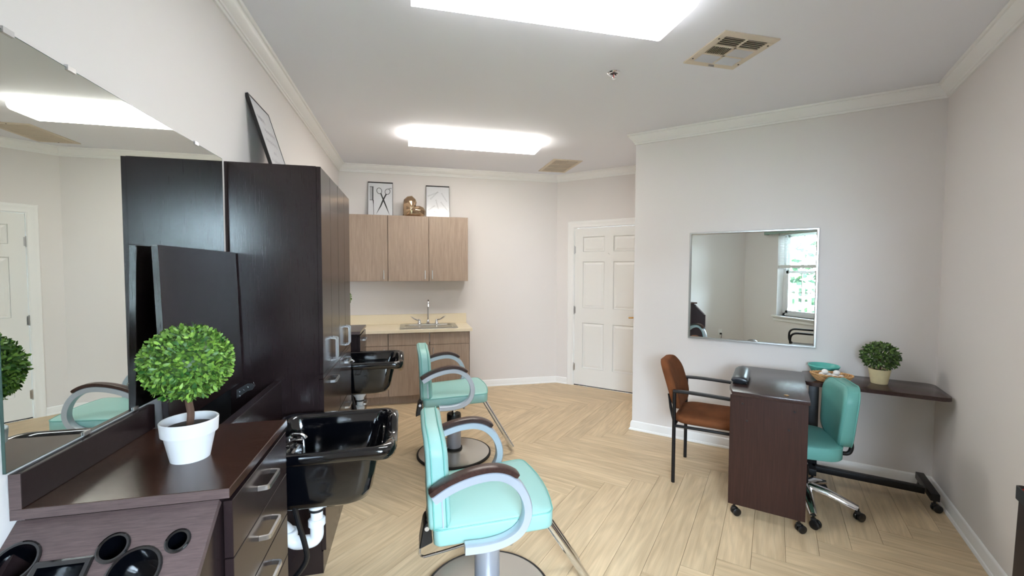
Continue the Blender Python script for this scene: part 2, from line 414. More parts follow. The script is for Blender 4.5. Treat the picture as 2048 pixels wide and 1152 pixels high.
cp = 0.068
crown = [(0, ZCB), (.010, ZCB), (.012, ZCB+.014), (.018, ZCB+.016), (.020, ZCB+.026), (.030, ZCB+.034), (.046, ZCB+.052), (.052, ZCB+.066), (.054, ZCB+.074), (cp-.004, ZCB+.076), (cp, ZC-.001), (0, ZC-.001)]
tl = ['white crown moulding over the window wall', 'white crown moulding along the right wall', 'white crown moulding above the square mirror wall', 'white crown moulding in the door alcove corner',
      'white crown moulding above the white door', 'white crown moulding above the kitchenette', 'white crown moulding along the left wall']
for i in range(7):
    struct('trim_%d' % (i+1), wallrun(i, crown), 'trim', tl[i], True)
ZBB = .083
bb = [(0, 0), (.024, 0), (.024, .008), (.019, .016), (.014, .018), (.013, .060), (.010, .068), (.010, .073), (.006, .080), (.002, ZBB), (0, ZBB)]
struct('baseboard_window', wallrun(0, bb), 'trim', 'white baseboard under the window', True)
struct('baseboard_right', wallrun(1, bb), 'trim', 'white baseboard along the right wall', True)
struct('baseboard_mirror', wallrun(2, bb), 'trim', 'white baseboard below the square mirror', True)
struct('baseboard_alcove', wallrun(3, bb), 'trim', 'white baseboard of the alcove return wall', True)
struct('baseboard_door', wallrun(4, bb, s0=le-.166), 'trim', 'short white baseboard between the corner and the door casing', True)
struct('baseboard_back', wallrun(5, bb, s1=K.x-.66), 'trim', 'white baseboard between the sink cabinet and the door', True)

# ---- door: local x along U from K, local y into the wall
def door():
    d = sempty('door_1', 'white six panel door in the angled alcove wall', K, -math.pi/4)
    x0, x1 = DU0+.008, DU1-.008; z0, z1 = .012, DZ-.007; f = .012; back = .047
    W = x1-x0; sw = .112; mid = (x0+x1)/2; ms = .057
    cols = [(x0+sw, mid-ms), (mid+ms, x1-sw)]
    rows = [(.235, .822), (1.015, 1.606), (1.732, 1.922)]
    fr = B(x0, x1, f+.010, back, z0, z1)
    zs = [z0]+[v for r in rows for v in r]+[z1]
    for k in range(0, len(zs), 2): B(x0, x1, f, f+.012, zs[k], zs[k+1], bm=fr)
    for r in rows:
        for (a, b_) in ((x0, cols[0][0]), (cols[0][1], cols[1][0]), (cols[1][1], x1)): B(a, b_, f, f+.012, r[0], r[1], bm=fr)
    obj('door_slab', fr, 'door', d, False)
    for c in cols:
        for r in rows:
            rings = []
            for ins, y in ((.0, f+.011), (.004, f+.004), (.010, f+.0105), (.014, f+.0105), (.040, f+.003), (.042, f+.003)):
                rings.append([(c[0]+ins, y, r[0]+ins), (c[1]-ins, y, r[0]+ins), (c[1]-ins, y, r[1]-ins), (c[0]+ins, y, r[1]-ins)])
            obj('panel', loft(rings), 'door', d, False)
    cas = [(0, 0), (.083, 0), (.083, -.010), (.076, -.016), (.06, -.017), (.05, -.013), (.02, -.011), (.012, -.014), (.004, -.012), (0, -.008)]
    pth = [(DU0, 0, 0), (DU0, 0, DZ), (DU1, 0, DZ), (DU1, 0, 0)]
    rings = []
    for k, p in enumerate(pth):
        r = []
        for a, y in cas:
            sx = -1 if k < 2 else 1; up = a if k in (1, 2) else 0
            r.append((p[0]+sx*a, y, p[2]+up))
        rings.append(r)
    obj('casing', loft(rings), 'trim', d, True)
    jb = B(DU0-.004, DU0+.006, 0, .06, 0, DZ); B(DU1-.006, DU1+.004, 0, .06, 0, DZ, bm=jb); B(DU0, DU1, 0, .06, DZ-.005, DZ+.004, bm=jb)
    obj('jamb', jb, 'trim', d, False)
    for z in (1.76, .98, .24):
        h = cyl((x0-.004, f-.006, z-.048), (x0-.004, f-.006, z+.048), .0065, 10); B(x0-.002, x0+.014, f-.001, f+.004, z-.044, z+.044, bm=h)
        sphere(.0075, (x0-.004, f-.006, z+.05), n=8, bm=h); sphere(.0075, (x0-.004, f-.006, z-.05), n=8, bm=h)
        obj('hinge', h, 'nickel', d)
    hx = x1-.07
    h = cyl((hx, f+.002, .93), (hx, f-.012, .93), .032, 20); cyl((hx, f-.01, .93), (hx, f-.05, .93), .010, 12, h); tube([(hx, f-.05, .93), (hx-.05, f-.052, .932), (hx-.115, f-.046, .926)], .009, 10, h)
    obj('lever_handle', h, 'brass', d, label='brass lever handle')
    hk = tube(fillet([(mid, f, 1.70), (mid, f-.022, 1.70), (mid, f-.028, 1.72)], .01), .004, 8); cyl((mid, f+.001, 1.70), (mid, f-.004, 1.70), .012, 12, hk)
    obj('coat_hook', hk, 'trim', d)
    obj('threshold_gap', B(x0, x1, f+.006, back, .0, .012), 'rubber', d, False)
door()
# ---- window behind the camera
def window():
    w = sempty('window_1', 'white double hung window with a half lowered blind, seen in the square mirror', (0, YW, 0))
    y1, y0 = -.12, -.175
    f = B(WX0, WX0+.045, y0, y1, WZ0, WZ1); B(WX1-.045, WX1, y0, y1, WZ0, WZ1, bm=f); B(WX0, WX1, y0, y1, WZ0, WZ0+.04, bm=f); B(WX0, WX1, y0, y1, WZ1-.04, WZ1, bm=f)
    obj('window_frame', f, 'vinyl', w, False)
    zm = (WZ0+WZ1)/2+.03
    for nm, za, zb, yy in (('lower_sash', WZ0+.04, zm+.02, -.135), ('upper_sash', zm-.02, WZ1-.04, -.16)):
        a, b_ = WX0+.045, WX1-.045; t = .042
        s = B(a, a+t, yy-.012, yy+.012, za, zb); B(b_-t, b_, yy-.012, yy+.012, za, zb, bm=s); B(a, b_, yy-.012, yy+.012, za, za+t, bm=s); B(a, b_, yy-.012, yy+.012, zb-t, zb, bm=s)
        so = obj(nm, s, 'vinyl', w, False)
        obj('pane', B(a+t, b_-t, yy-.002, yy+.002, za+t, zb-t), 'glass', so, False)
        for k in (1, 2): xx = a+(b_-a)*k/3; obj('muntin', B(xx-.006, xx+.006, yy-.005, yy+.005, za+t, zb-t), 'vinyl', so, False)
        zz = (za+zb)/2; obj('muntin', B(a+t, b_-t, yy-.005, yy+.005, zz-.006, zz+.006), 'vinyl', so, False)
    obj('window_sill', B(WX0-.06, WX1+.06, -.12, .05, WZ0-.022, WZ0, .005), 'trim', w)
    obj('window_apron', B(WX0-.045, WX1+.045, 0, .016, WZ0-.085, WZ0-.022, .004), 'trim', w)
    bl = thing('venetian_blind', 'white slatted blind half lowered in the window', 'blind', (0, YW, 0))
    sl = B(WX0+.012, WX1-.012, -.068, -.022, -.0015, .0015); first = None
    z = 1.60; n = 0
    first = obj('slat', sl, 'blind', bl, False); first.location = (0, 0, 1.605); first.rotation_euler = (.0, 0, 0)
    for k in range(1, 20):
        copy_part(first, bl, (0, 0, 1.605+k*.0235))
    obj('bottom_rail', B(WX0+.01, WX1-.01, -.072, -.018, 1.543, 1.592, .004), 'blind', bl)
    obj('head_rail', B(WX0+.01, WX1-.01, -.075, -.015, 2.07, 2.118), 'blind', bl, False)
    for xx in (.02, .335, .65): obj('ladder_cord', cyl((xx, -.019, 1.58), (xx, -.019, 2.08), .0012, 6), 'blind', bl)
    v = thing('window_valance', 'sage green padded valance box above the window', 'valance', (0, YW, 0))
    obj('board', B(WX0-.2, WX1+.2, 0.0, .088, 2.235, 2.25, .003), 'sage', v)
    obj('front', B(WX0-.2, WX1+.2, .075, .09, 2.09, 2.24, .005), 'sage', v)
    for s in (WX0-.2, WX1+.185): obj('side', B(s, s+.015, 0, .08, 2.09, 2.24, .004), 'sage', v)
window()
# ------------------------------------------------------------------ ceiling fixtures
def wrap_light(x0, x1, y0, y1, label, lens='lens'):
    cx, cy = (x0+x1)/2, (y0+y1)/2; t = thing('ceiling_light', label, 'ceiling light', (cx, cy, ZC), 0, 'wrap ceiling lights')
    hx, hy = (x1-x0)/2, (y1-y0)/2; h = .082
    obj('housing', B(-hx+.006, hx-.006, -hy+.02, hy-.02, -.014, -.0005), 'fix', t, False)
    pr = [(-hy, -.012), (-hy+.002, -.055), (-hy+.012, -.074), (-hy+.035, -h), (hy-.035, -h), (hy-.012, -.074), (hy-.002, -.055), (hy, -.012)]
    for nm, q_, mm in (('lens', pr[2:6], lens), ('lens_side', pr[:3], lens+'_side'), ('lens_side', pr[5:], lens+'_side')):
        b = loft([[(-hx+.006, y, z) for y, z in q_], [(hx-.006, y, z) for y, z in q_]], cap=False, closed=False)
        obj(nm, b, mm, t, True, ang=50)
    for s in (-1, 1):
        pp = [(s*hx, y*1.004, z-.001 if z < -.02 else z) for y, z in pr]; qq = [(s*(hx-.007), y, z) for _, y, z in pp]
        obj('end_cap', loft([qq, pp]), lens+'_side', t, False)  # opaque plastic caps, made to glow with the lens side emission
    return t
wrap_light(.005, 1.228, 1.655, 2.0, 'white lit wrap ceiling light cut off by the top edge of the picture', 'lens_cool')
wrap_light(-.022, 1.205, 3.872, 4.187, 'white lit wrap ceiling light in front of the kitchenette')

def register():
    x0, x1, y0, y1 = 1.583, 1.93, 1.936, 2.287; t = thing('ceiling_vent', 'cream six bank supply register with crossed louvers beside the sprinkler', 'vent', ((x0+x1)/2, (y0+y1)/2, ZC))
    hx, hy = (x1-x0)/2, (y1-y0)/2; z = -.008
    obj('backing', B(-hx+.03, hx-.03, -hy+.03, hy-.03, -.0025, -.0005), 'vent_dark', t, False)
    ix, iy = hx-.042, hy-.042; g = .007
    f = B(-hx, hx, -hy, -iy, z, 0, .003); B(-hx, hx, iy, hy, z, 0, .003, bm=f); B(-hx, -ix, -iy, iy, z, 0, .003, bm=f); B(ix, hx, -iy, iy, z, 0, .003, bm=f)
    rows = [(-iy, -iy/3-g), (-iy/3+g, iy/3-g), (iy/3+g, iy)]
    B(-g, g, -iy, iy, z, -.001, bm=f)
    for a in (-iy/3, iy/3): B(-ix, ix, a-g, a+g, z, -.001, bm=f)
    obj('frame', f, 'vent', t)
    for ri, (a, b_) in enumerate(rows):
        for ci, (c, d) in enumerate(((-ix, -g), (g, ix))):
            m = 'vent' if ri != 2 and not (ri == 1 and ci == 1) else 'vent_lit'
            n = 5 if ri != 1 else 10; first = None
            for k in range(n):
                if ri != 1:
                    yy = a+(b_-a)*(k+.5)/n; tilt = .9 if ri == 0 else -.75
                    loc = ((c+d)/2, yy, -.006); rot = (tilt, 0, 0)
                    if first is None: first = obj('slat', B(-(d-c)/2, (d-c)/2, -.0065, .0065, -.0006, .0006), m, t, False); first.location = loc; first.rotation_euler = rot
                    else: copy_part(first, t, loc, rot)
                else:
                    xx = c+(d-c)*(k+.5)/n; tilt = -.9 if ci == 0 else .7
                    loc = (xx, (a+b_)/2, -.006); rot = (0, tilt, 0)
                    if first is None: first = obj('slat', B(-.006, .006, -(b_-a)/2, (b_-a)/2, -.0006, .0006), m, t, False); first.location = loc; first.rotation_euler = rot
                    else: copy_part(first, t, loc, rot)
    for sx in (-1, 1):
        for sy in (-.62, .62): obj('screw', cyl((sx*(hx-.018), sy*hy, z-.002), (sx*(hx-.018), sy*hy, z+.001), .005, 8), 'vent_dark', t)
    obj('damper_lever', B(-.02, .016, hy-.03, hy-.026, z-.012, z), 'nickel', t, False)
register()
def grille():
    x0, x1, y0, y1 = 1.545, 1.893, 4.552, 5.14; t = thing('return_grille', 'cream three panel return air grille on the ceiling near the door', 'vent', ((x0+x1)/2, (y0+y1)/2, ZC))
    hx, hy = (x1-x0)/2, (y1-y0)/2; z = -.008; ix, iy = hx-.035, hy-.035; g = .011
    obj('backing', B(-hx+.03, hx-.03, -hy+.03, hy-.03, -.0025, -.0005), 'vent_dark', t, False)
    f = B(-hx, hx, -hy, -iy, z, 0, .003); B(-hx, hx, iy, hy, z, 0, .003, bm=f); B(-hx, -ix, -iy, iy, z, 0, .003, bm=f); B(ix, hx, -iy, iy, z, 0, .003, bm=f)
    for a in (-iy/3, iy/3): B(-ix, ix, a-g, a+g, z, -.001, bm=f)
    obj('frame', f, 'vent', t)
    first = None
    for r in range(3):
        a = -iy+2*iy*r/3+(g if r else 0); b_ = -iy+2*iy*(r+1)/3-(g if r < 2 else 0); n = 14
        for k in range(n):
            loc = (-ix+2*ix*(k+.5)/n, (a+b_)/2, -.006)
            if first is None: first = obj('slat', B(-.005, .005, -(b_-a)/2, (b_-a)/2, -.0006, .0006), 'vent', t, False); first.location = loc; first.rotation_euler = (0, .8, 0)
            else: copy_part(first, t, loc, (0, .8, 0))
    for sx in (0,):
        for sy in (-1, 1): obj('screw', cyl((sx, sy*(hy-.016), z-.002), (sx, sy*(hy-.016), z+.001), .005, 8), 'vent_dark', t)
grille()
def sprinkler():
    t = thing('sprinkler', 'chrome recessed sprinkler head on the ceiling', 'sprinkler', (1.245, 2.508, ZC))
    obj('escutcheon', lathe([(.0, 0), (.041, 0), (.041, -.003), (.036, -.009), (.026, -.010), (.022, -.004), (.0, -.004)][1:6], 24), 'chrome', t)
    obj('cup', lathe([(.0225, -.0045), (.0225, -.003)], 20), 'blackp', t)
    b = cyl((0, 0, -.003), (0, 0, -.018), .008, 10)
    for s in (-1, 1): tube([(s*.007, 0, -.014), (s*.012, 0, -.024), (s*.004, 0, -.036)], .0025, 6, b)
    lathe([(.003, -.036), (.013, -.037), (.013, -.039), (.003, -.040)], 12, bm=b)
    obj('head', b, 'chrome', t); obj('bulb', cyl((0, 0, -.018), (0, 0, -.035), .0028, 8), 'red', t)
sprinkler()

# ------------------------------------------------------------------ left wall: stations, bowls, tall cabinets
def bow_handle(parent, face, y, z, ln, axis, proj=.026, mt='nickel', name='handle', at=None):
    """square bow handle standing off a face that looks to +x"""
    h = ln/2
    if axis == 'y': p = [(face, y-h, z), (face+proj, y-h+.004, z), (face+proj, y+h-.004, z), (face, y+h, z)]; up = (0, 0, 1)
    else: p = [(face, y, z-h), (face+proj, y, z-h+.004), (face+proj, y, z+h-.004), (face, y, z+h)]; up = (0, 1, 0)
    path = fillet(p, .008, 3)
    return obj(name, sweep(path, [(-.0035, -.006), (.0035, -.006), (.0035, .006), (-.0035, .006)], up=up), mt, parent, False, world=True)
FX = -.417           # front face of the drawers and doors
def station(y0, label):
    t = thing('styling_station', label, 'styling station', (XL, y0, 0), 0, 'styling stations')
    w = .467; yb = y0+.037
    obj('carcass', B(XL+.001, -.438, yb, y0+w, 0.0, .961), 'espresso', t, False, world=True)
    obj('counter_top', B(XL+.001, -.413, y0, y0+w, .962, .985, .0015, 1), 'espresso_h', t, world=True)
    obj('backsplash', B(XL+.001, XL+.023, y0, y0+w+.012, .985, 1.061, .0015, 1), 'espresso', t, world=True)
    obj('edge_band', B(XL+.002, -.4135, y0-.0012, y0, .9625, .9845), 'espresso_edge_and_sheen', t, False, world=True)
    obj('edge_band', B(XL+.002, XL+.0225, y0-.0012, y0, .9852, 1.0605), 'espresso_edge_and_sheen', t, False, world=True)
    zs = [.945, .8025, .662, .522, .382, .242, .102]
    for a, b_ in zip(zs, zs[1:]):
        d = obj('drawer', B(-.437, FX, yb-.012, y0+w-.003, b_+.0015, a-.0015, .0012, 1), 'espresso', t, world=True)
        h = bow_handle(d, FX, y0+.247, (a+b_)/2+.012, .108, 'y'); 
    return t
station(1.088, 'dark station with drawers holding the round topiary in the foreground')
station(3.665, 'far dark station with drawers beside the kitchenette')

def tool_holder():
    t = thing('tool_holder', 'dark sloped tool holder with black cups at the bottom left corner', 'tool holder', (XL, .92, 0))
    xr = -.441; A = Vector((0, 1.104, .953)); T_ = Vector((0, -.7460, -.6660)).normalized(); SL = .245
    e = A+T_*SL; nrm = Vector((0, -T_.z, T_.y)); nrm = Vector((0, .666, -.746))*-1
    nrm = Vector((0, -.666, .746)).normalized()
    # sides and front
    pr = [(1.124, .0), (1.124, .945), (A.y, A.z-.022), (e.y+.002, e.z-.02), (e.y+.002, 0)]
    for x in (XL+.001, xr-.018):
        obj('side_panel', prism([(x, y, z) for y, z in pr], (.018, 0, 0)), 'espresso', t, False, world=True)
    obj('front_panel', B(XL+.001, xr, e.y-.016, e.y+.002, .0, e.z-.012), 'espresso', t, False, world=True)
    # sloped panel with holes
    loops = [[(XL+.001, 0), (xr, 0), (xr, SL), (XL+.001, SL)]]
    cups = [(-.782, .084, .037), (-.617, .078, .026), (-.498, .080, .0205), (-.561, .131, .046)]
    for cx, cs, r in cups: loops.append([(cx+r*math.cos(2*math.pi*k/28), cs-r*math.sin(2*math.pi*k/28)) for k in range(28)])
    sq = (-.742, -.650, .094, .186); loops.append([(sq[0], sq[2]), (sq[0], sq[3]), (sq[1], sq[3]), (sq[1], sq[2])])
    W = lambda x, s, d=0: Vector((x, 0, 0))+A+T_*s+nrm*d
    flat = [p for l in loops for p in l]
    tris = tessellate_polygon([[Vector((p[0], p[1], 0)) for p in l] for l in loops])
    b = raw([W(*p) for p in flat], [tuple(f) for f in tris])
    b2 = raw([W(p[0], p[1], -.018) for p in flat], [tuple(f) for f in tris]); b = join(b, b2)
    l = loops[0]; raw([W(*l[0]), W(*l[1]), W(*l[2]), W(*l[3])]+[W(*p, -.018) for p in l], [(0, 1, 5, 4), (1, 2, 6, 5), (2, 3, 7, 6), (3, 0, 4, 7)], b)
    obj('sloped_panel', b, 'espresso_edge_and_sheen', t, False, world=True)
    for cx, cs, r in cups:
        rings = []
        for rr, d in ((r+.004, .0005), (r+.004, .003), (r+.001, .0045), (r-.003, .0035), (r-.004, -.002), (r-.006, -.075)):
            rings.append([W(cx+rr*math.cos(2*math.pi*k/28), cs+rr*math.sin(2*math.pi*k/28), d) for k in range(28)])
        b = loft(rings, cap=False); b.faces.new(list(b.verts)[-28:])
        obj('tool_cup', b, 'gloss', t, world=True, label='round black tool cup')
    rings = []
    for o_, d in ((.006, .0005), (.006, .003), (.002, .0045), (-.006, .0035), (-.008, -.003), (-.012, -.07)):
        rings.append([W(x, s, d) for x, s in ((sq[0]-o_, sq[2]-o_), (sq[1]+o_, sq[2]-o_), (sq[1]+o_, sq[3]+o_), (sq[0]-o_, sq[3]+o_))])
    b = loft(rings, cap=False); b.faces.new(list(b.verts)[-4:])
    obj('tool_tray', b, 'gloss', t, False, world=True, label='square black tool tray')
tool_holder()

def bowl_cabinet(y0, y1, label, lid):
    t = thing('bowl_cabinet', label, 'cabinet', (XL, y0, 0))
    obj('front_panel', B(-.62, -.602, y0+.001, y1-.001, 0, .955), 'espresso', t, False, world=True)
    obj('back_panel', B(XL+.001, XL+.008, y0+.001, y1-.001, 0, .96), 'black_in', t, False, world=True)
    obj('top_rail', B(-.635, -.602, y0+.001, y1-.001, .955, .966, .001, 1), 'espresso', t, world=True)
    if lid:
        pr = [(-.7985, 1.566), (-.7785, 1.568), (-.7605, .976), (-.7805, .975)]
        obj('lid', prism([(x, y0+.012, z) for x, z in pr], (0, y1-y0-.024, 0), bev=.0012, seg=1), 'espresso', t, world=True, label='raised dark lid leaning back against the mirror')
        hb = prism([(-.79, y1-.004, .895), (-.79, y1-.004, .935), (-.745, y1-.004, .962), (-.725, y1-.004, .962), (-.715, y1-.004, .948), (-.725, y1-.004, .932), (-.745, y1-.004, .928)], (0, -.003, 0))
        ho = obj('hinge_plate', hb, 'nickel', t, False, world=True, label='silver hinge plate')
        for x, z in ((-.78, .905), (-.78, .925), (-.762, .932), (-.745, .945)): obj('screw', cyl((x, y1-.006, z), (x, y1-.010, z), .004, 8), 'nickel', ho, world=True)
    return t
bowl_cabinet(1.556, 2.189, 'dark bowl cabinet with raised lid behind the near shampoo bowl', True)
bowl_cabinet(3.134, 3.664, 'dark bowl cabinet behind the far shampoo bowl', False)

def tall(y0, label):
    t = thing('tall_cabinet', label, 'cabinet', (XL, y0, 0), 0, 'tall dark cabinets'); w = .470
    obj('carcass', B(XL+.001, -.4375, y0+.0005, y0+w-.0005, .986, 1.98), 'espresso', t, False, world=True)
    obj('middle_shelf', B(XL+.001, -.418, y0+.0005, y0+w-.0005, .964, .9855), 'espresso', t, False, world=True)
    obj('base_carcass', B(XL+.001, -.4375, y0+.0005, y0+w-.0005, 0, .9635), 'espresso', t, False, world=True)
    for k in range(2):
        ya, yb = y0+k*w/2+.0015, y0+(k+1)*w/2-.0015
        d = obj('door', B(-.437, FX, ya, yb, .988, 1.979, .0012, 1), 'espresso', t, world=True)
        bow_handle(d, FX, (yb-.025 if k == 0 else ya+.025), 1.072, .118, 'z')
    zs = [.962, .674, .394, .113]
    for a, b_ in zip(zs, zs[1:]):
        d = obj('drawer', B(-.437, FX, y0+.0015, y0+w-.0015, b_+.0015, a-.0015, .0012, 1), 'espresso', t, world=True)
        bow_handle(d, FX, y0+w/2, a-.055, .122, 'y')
    obj('kick_plate', B(-.4372, -.43, y0+.0005, y0+w-.0005, 0, .110), 'espresso', t, False, world=True)
    return t
tall(2.190, 'tall dark two door cabinet next to the raised lid')
tc2 = tall(2.662, 'tall dark two door cabinet next to the far shampoo bowl')
bump = lathe([(.004, 0), (.008, .002), (.008, .006), (.003, .009)], 12, (-.425, 2.70, 1.981)); obj('door_bumper', bump, 'nickel', tc2, world=True)

def wall_mirror():
    t = thing('wall_mirror', 'large frameless mirror above the near station', 'mirror', (XL, 1.62, 1.068))
    obj('mirror_glass', B(XL+.0005, XL+.006, 1.079, 2.158, 1.068, 1.982), 'mirror', t, False, world=True)
    e = B(XL+.0005, XL+.0061, 1.0775, 1.0789, 1.067, 1.983); B(XL+.0005, XL+.0061, 2.1581, 2.1595, 1.067, 1.983, bm=e); B(XL+.0005, XL+.0061, 1.0775, 2.1595, 1.9821, 1.9835, bm=e); B(XL+.0005, XL+.0061, 1.0775, 2.1595, 1.0665, 1.0679, bm=e)
    obj('mirror_edge', e, 'glass_edge', t, False, world=True)
    for y in (1.125, 1.295, 1.925):
        c = B(XL+.0005, XL+.0095, y-.014, y+.014, 1.976, 1.990, .001, 1); obj('clip', c, 'nickel', t, world=True)
    for y in (1.30, 1.50):
        obj('clip', B(XL+.0065, XL+.0095, y-.012, y+.012, 1.0645, 1.075, .001, 1), 'nickel', t, world=True)
wall_mirror()

def shampoo_bowl(yc):
    t = thing('shampoo_bowl', 'glossy black shampoo bowl beside the near station', 'shampoo bowl', (0, yc, 0), 0, 'black shampoo bowls')
    nseg = 8
    # denser front edge for the neck rest
    def dens(r):
        out = []; n = len(r)
        for i in range(n):
            a, b_ = Vector(r[i]), Vector(r[(i+1) % n]); out.append(a)
            if i % (nseg+1) == nseg:
                for k in range(1, 10): out.append(a.lerp(b_, k/10))
        return out
    def R2(cx, hx, hy, z, r, dip=0, drop=0):
        base = dens([(x, y, 0) for x, y in rrect(hx, hy, r, nseg, cx, 0)]); out = []
        for p in base:
            fr = max(0, (p.x-(cx+hx*.6))/(hx*.4)); yy = math.exp(-(p.y/.105)**4)
            out.append((p.x, p.y, z-dip*fr*yy-drop*fr))
        return out
    rings = [R2(-.355, .12, .12, .578, .07), R2(-.350, .150, .165, .583, .07), R2(-.347, .176, .186, .600, .07), R2(-.345, .190, .196, .640, .06), R2(-.340, .200, .210, .72, .06), R2(-.337, .206, .216, .775, .06, .04),
             R2(-.327, .236, .228, .778, .06, .055, .012), R2(-.323, .250, .241, .785, .06, .055, .012), R2(-.320, .256, .246, .802, .06, .055), R2(-.320, .253, .244, .820, .06, .055), R2(-.322, .240, .233, .828, .058, .055), R2(-.325, .224, .219, .824, .055, .055), R2(-.327, .214, .211, .808, .055, .05),
             R2(-.331, .203, .204, .76, .06, .02), R2(-.342, .180, .184, .64, .06), R2(-.348, .155, .16, .612, .06), R2(-.352, .06, .06, .604, .05)]
    obj('basin', loft(rings), 'gloss', t, ang=60)
    obj('drain', lathe([(.002, .606), (.03, .606), (.034, .609), (.036, .606)], 20, (-.352, 0, 0)), 'chrome', t)
    f = B(-.535, -.455, -.10, .08, .66, .775, .02, 3)
    obj('faucet_deck', f, 'gloss', t)
    fb = cyl((-.50, .03, .772), (-.50, .03, .792), .017, 14); tube(fillet([(-.50, .03, .79), (-.485, .03, .805), (-.45, .03, .80), (-.435, .03, .785)], .015), .008, 10, fb)
    obj('mixer_faucet', fb, 'chrome', t)
    sp = cyl((-.49, -.05, .773), (-.49, -.05, .79), .014, 14); tube([(-.49, -.05, .79), (-.465, -.05, .806), (-.43, -.045, .802)], .009, 10, sp, scale=[.8, 1, 1.3])
    obj('spray_head', sp, 'chrome', t)
    # waste pipe
    px = -.392
    fn = lathe([(.03, .50), (.032, .515), (.055, .55), (.058, .579)], 20, (px, 0, 0)); cyl((px, 0, .505), (px, 0, .40), .024, 16, fn)
    obj('tailpiece', fn, 'white_pvc', t)
    obj('slip_nut', lathe([(.027, .488), (.030, .489), (.030, .502), (.027, .503)], 20, (px, 0, 0)), 'rubber', t)
    tr = lathe([(.028, .425), (.034, .427), (.034, .450), (.028, .455)], 16, (px, 0, 0))
    tube(fillet([(px, 0, .43), (px, 0, .358), (px-.095, 0, .358), (px-.115, 0, .42), (px-.155, 0, .45), (-.6015, 0, .455)], .055, 7), .0265, 16, tr)
    lathe([(.03, .39), (.034, .392), (.034, .415), (.03, .418)], 16, (px-.108, 0, 0), tr)
    obj('trap', tr, 'white_pvc', t)
    hs = tube(spline([(-.575, -.10, .70), (-.52, -.15, .715), (-.47, -.178, .68), (-.443, -.178, .655), (-.422, -.178, .553), (-.398, -.178, .455), (-.394, -.178, .395), (-.434, -.178, .335), (-.51, -.16, .26), (-.6015, -.13, .25)], 6), .010, 10)
    obj('spray_hose', hs, 'blackp', t)
    obj('hose_ferrule', cyl((-.452, -.178, .70), (-.441, -.178, .64), .0135, 10), 'nickel', t)
    return t
sb = shampoo_bowl(1.878)
dup(sb, (0, 3.405, 0), label='glossy black shampoo bowl beside the far station')

# ------------------------------------------------------------------ kitchenette
YF = YB-.56
def bar_pull(parent, x, y, z0, z1):
    b = cyl((x, y-.024, z0), (x, y-.024, z1), .005, 10)
    for z in (z0+.012, z1-.012): cyl((x, y-.024, z), (x, y+.001, z), .004, 8, b)
    return obj('handle', b, 'nickel', parent, world=True)
def base_unit(x0, x1, ndoor, label):
    t = thing('base_cabinet', label, 'cabinet', (x0, YB, 0), 0, 'taupe base cabinets')
    obj('carcass', B(x0+.0005, x1-.0005, YF+.02, YB-.001, .1, .66 if x1 > .5 else .803), 'taupe', t, False, world=True)
    obj('kick_plate', B(x0+.0005, x1-.0005, YF+.075, YF+.09, 0, .1), 'taupe', t, False, world=True)
    w = (x1-x0)/ndoor
    for k in range(ndoor):
        a, b_ = x0+k*w+.0038, x0+(k+1)*w-.0038
        d = obj('drawer_front', B(a, b_, YF, YF+.0195, .664, .797, .001, 1), 'taupe', t, world=True)
        d = obj('door', B(a, b_, YF, YF+.0195, .103, .659, .001, 1), 'taupe', t, world=True)
        hx = (b_-.035) if (ndoor == 1 or k == 0) else a+.035
        bar_pull(d, hx, YF, .53, .63)
    if x1 > .5: obj('end_panel', B(x1-.0005, x1+.004, YF+.001, YB-.001, 0, .803), 'taupe', t, False, world=True)
    return t
base_unit(-.711, -.255, 1, 'single door taupe base cabinet partly hidden by the far station')
base_unit(-.255, .636, 2, 'two door taupe base cabinet under the steel sink')
def wall_unit(x0, x1, ndoor, label):
    t = thing('wall_cabinet', label, 'cabinet', (x0, YB, 1.363), 0, 'taupe wall cabinets')
    z0, z1 = 1.363, 2.115; yf = YB-.312
    obj('carcass', B(x0+.0005, x1-.0005, yf+.0205, YB-.001, z0, z1), 'taupe', t, False, world=True)
    w = (x1-x0)/ndoor
    for k in range(ndoor):
        a, b_ = x0+k*w+.0038, x0+(k+1)*w-.0038
        d = obj('door', B(a, b_, yf, yf+.0195, z0+.002, z1-.002, .001, 1), 'taupe', t, world=True)
        hx = (b_-.04) if (ndoor == 1 or k == 0) else a+.035
        bar_pull(d, hx, yf, z0+.025, z0+.125)
wall_unit(-.716, -.262, 1, 'single door taupe wall cabinet below the scissors print')
wall_unit(-.262, .655, 2, 'two door taupe wall cabinet below the bronze heart')
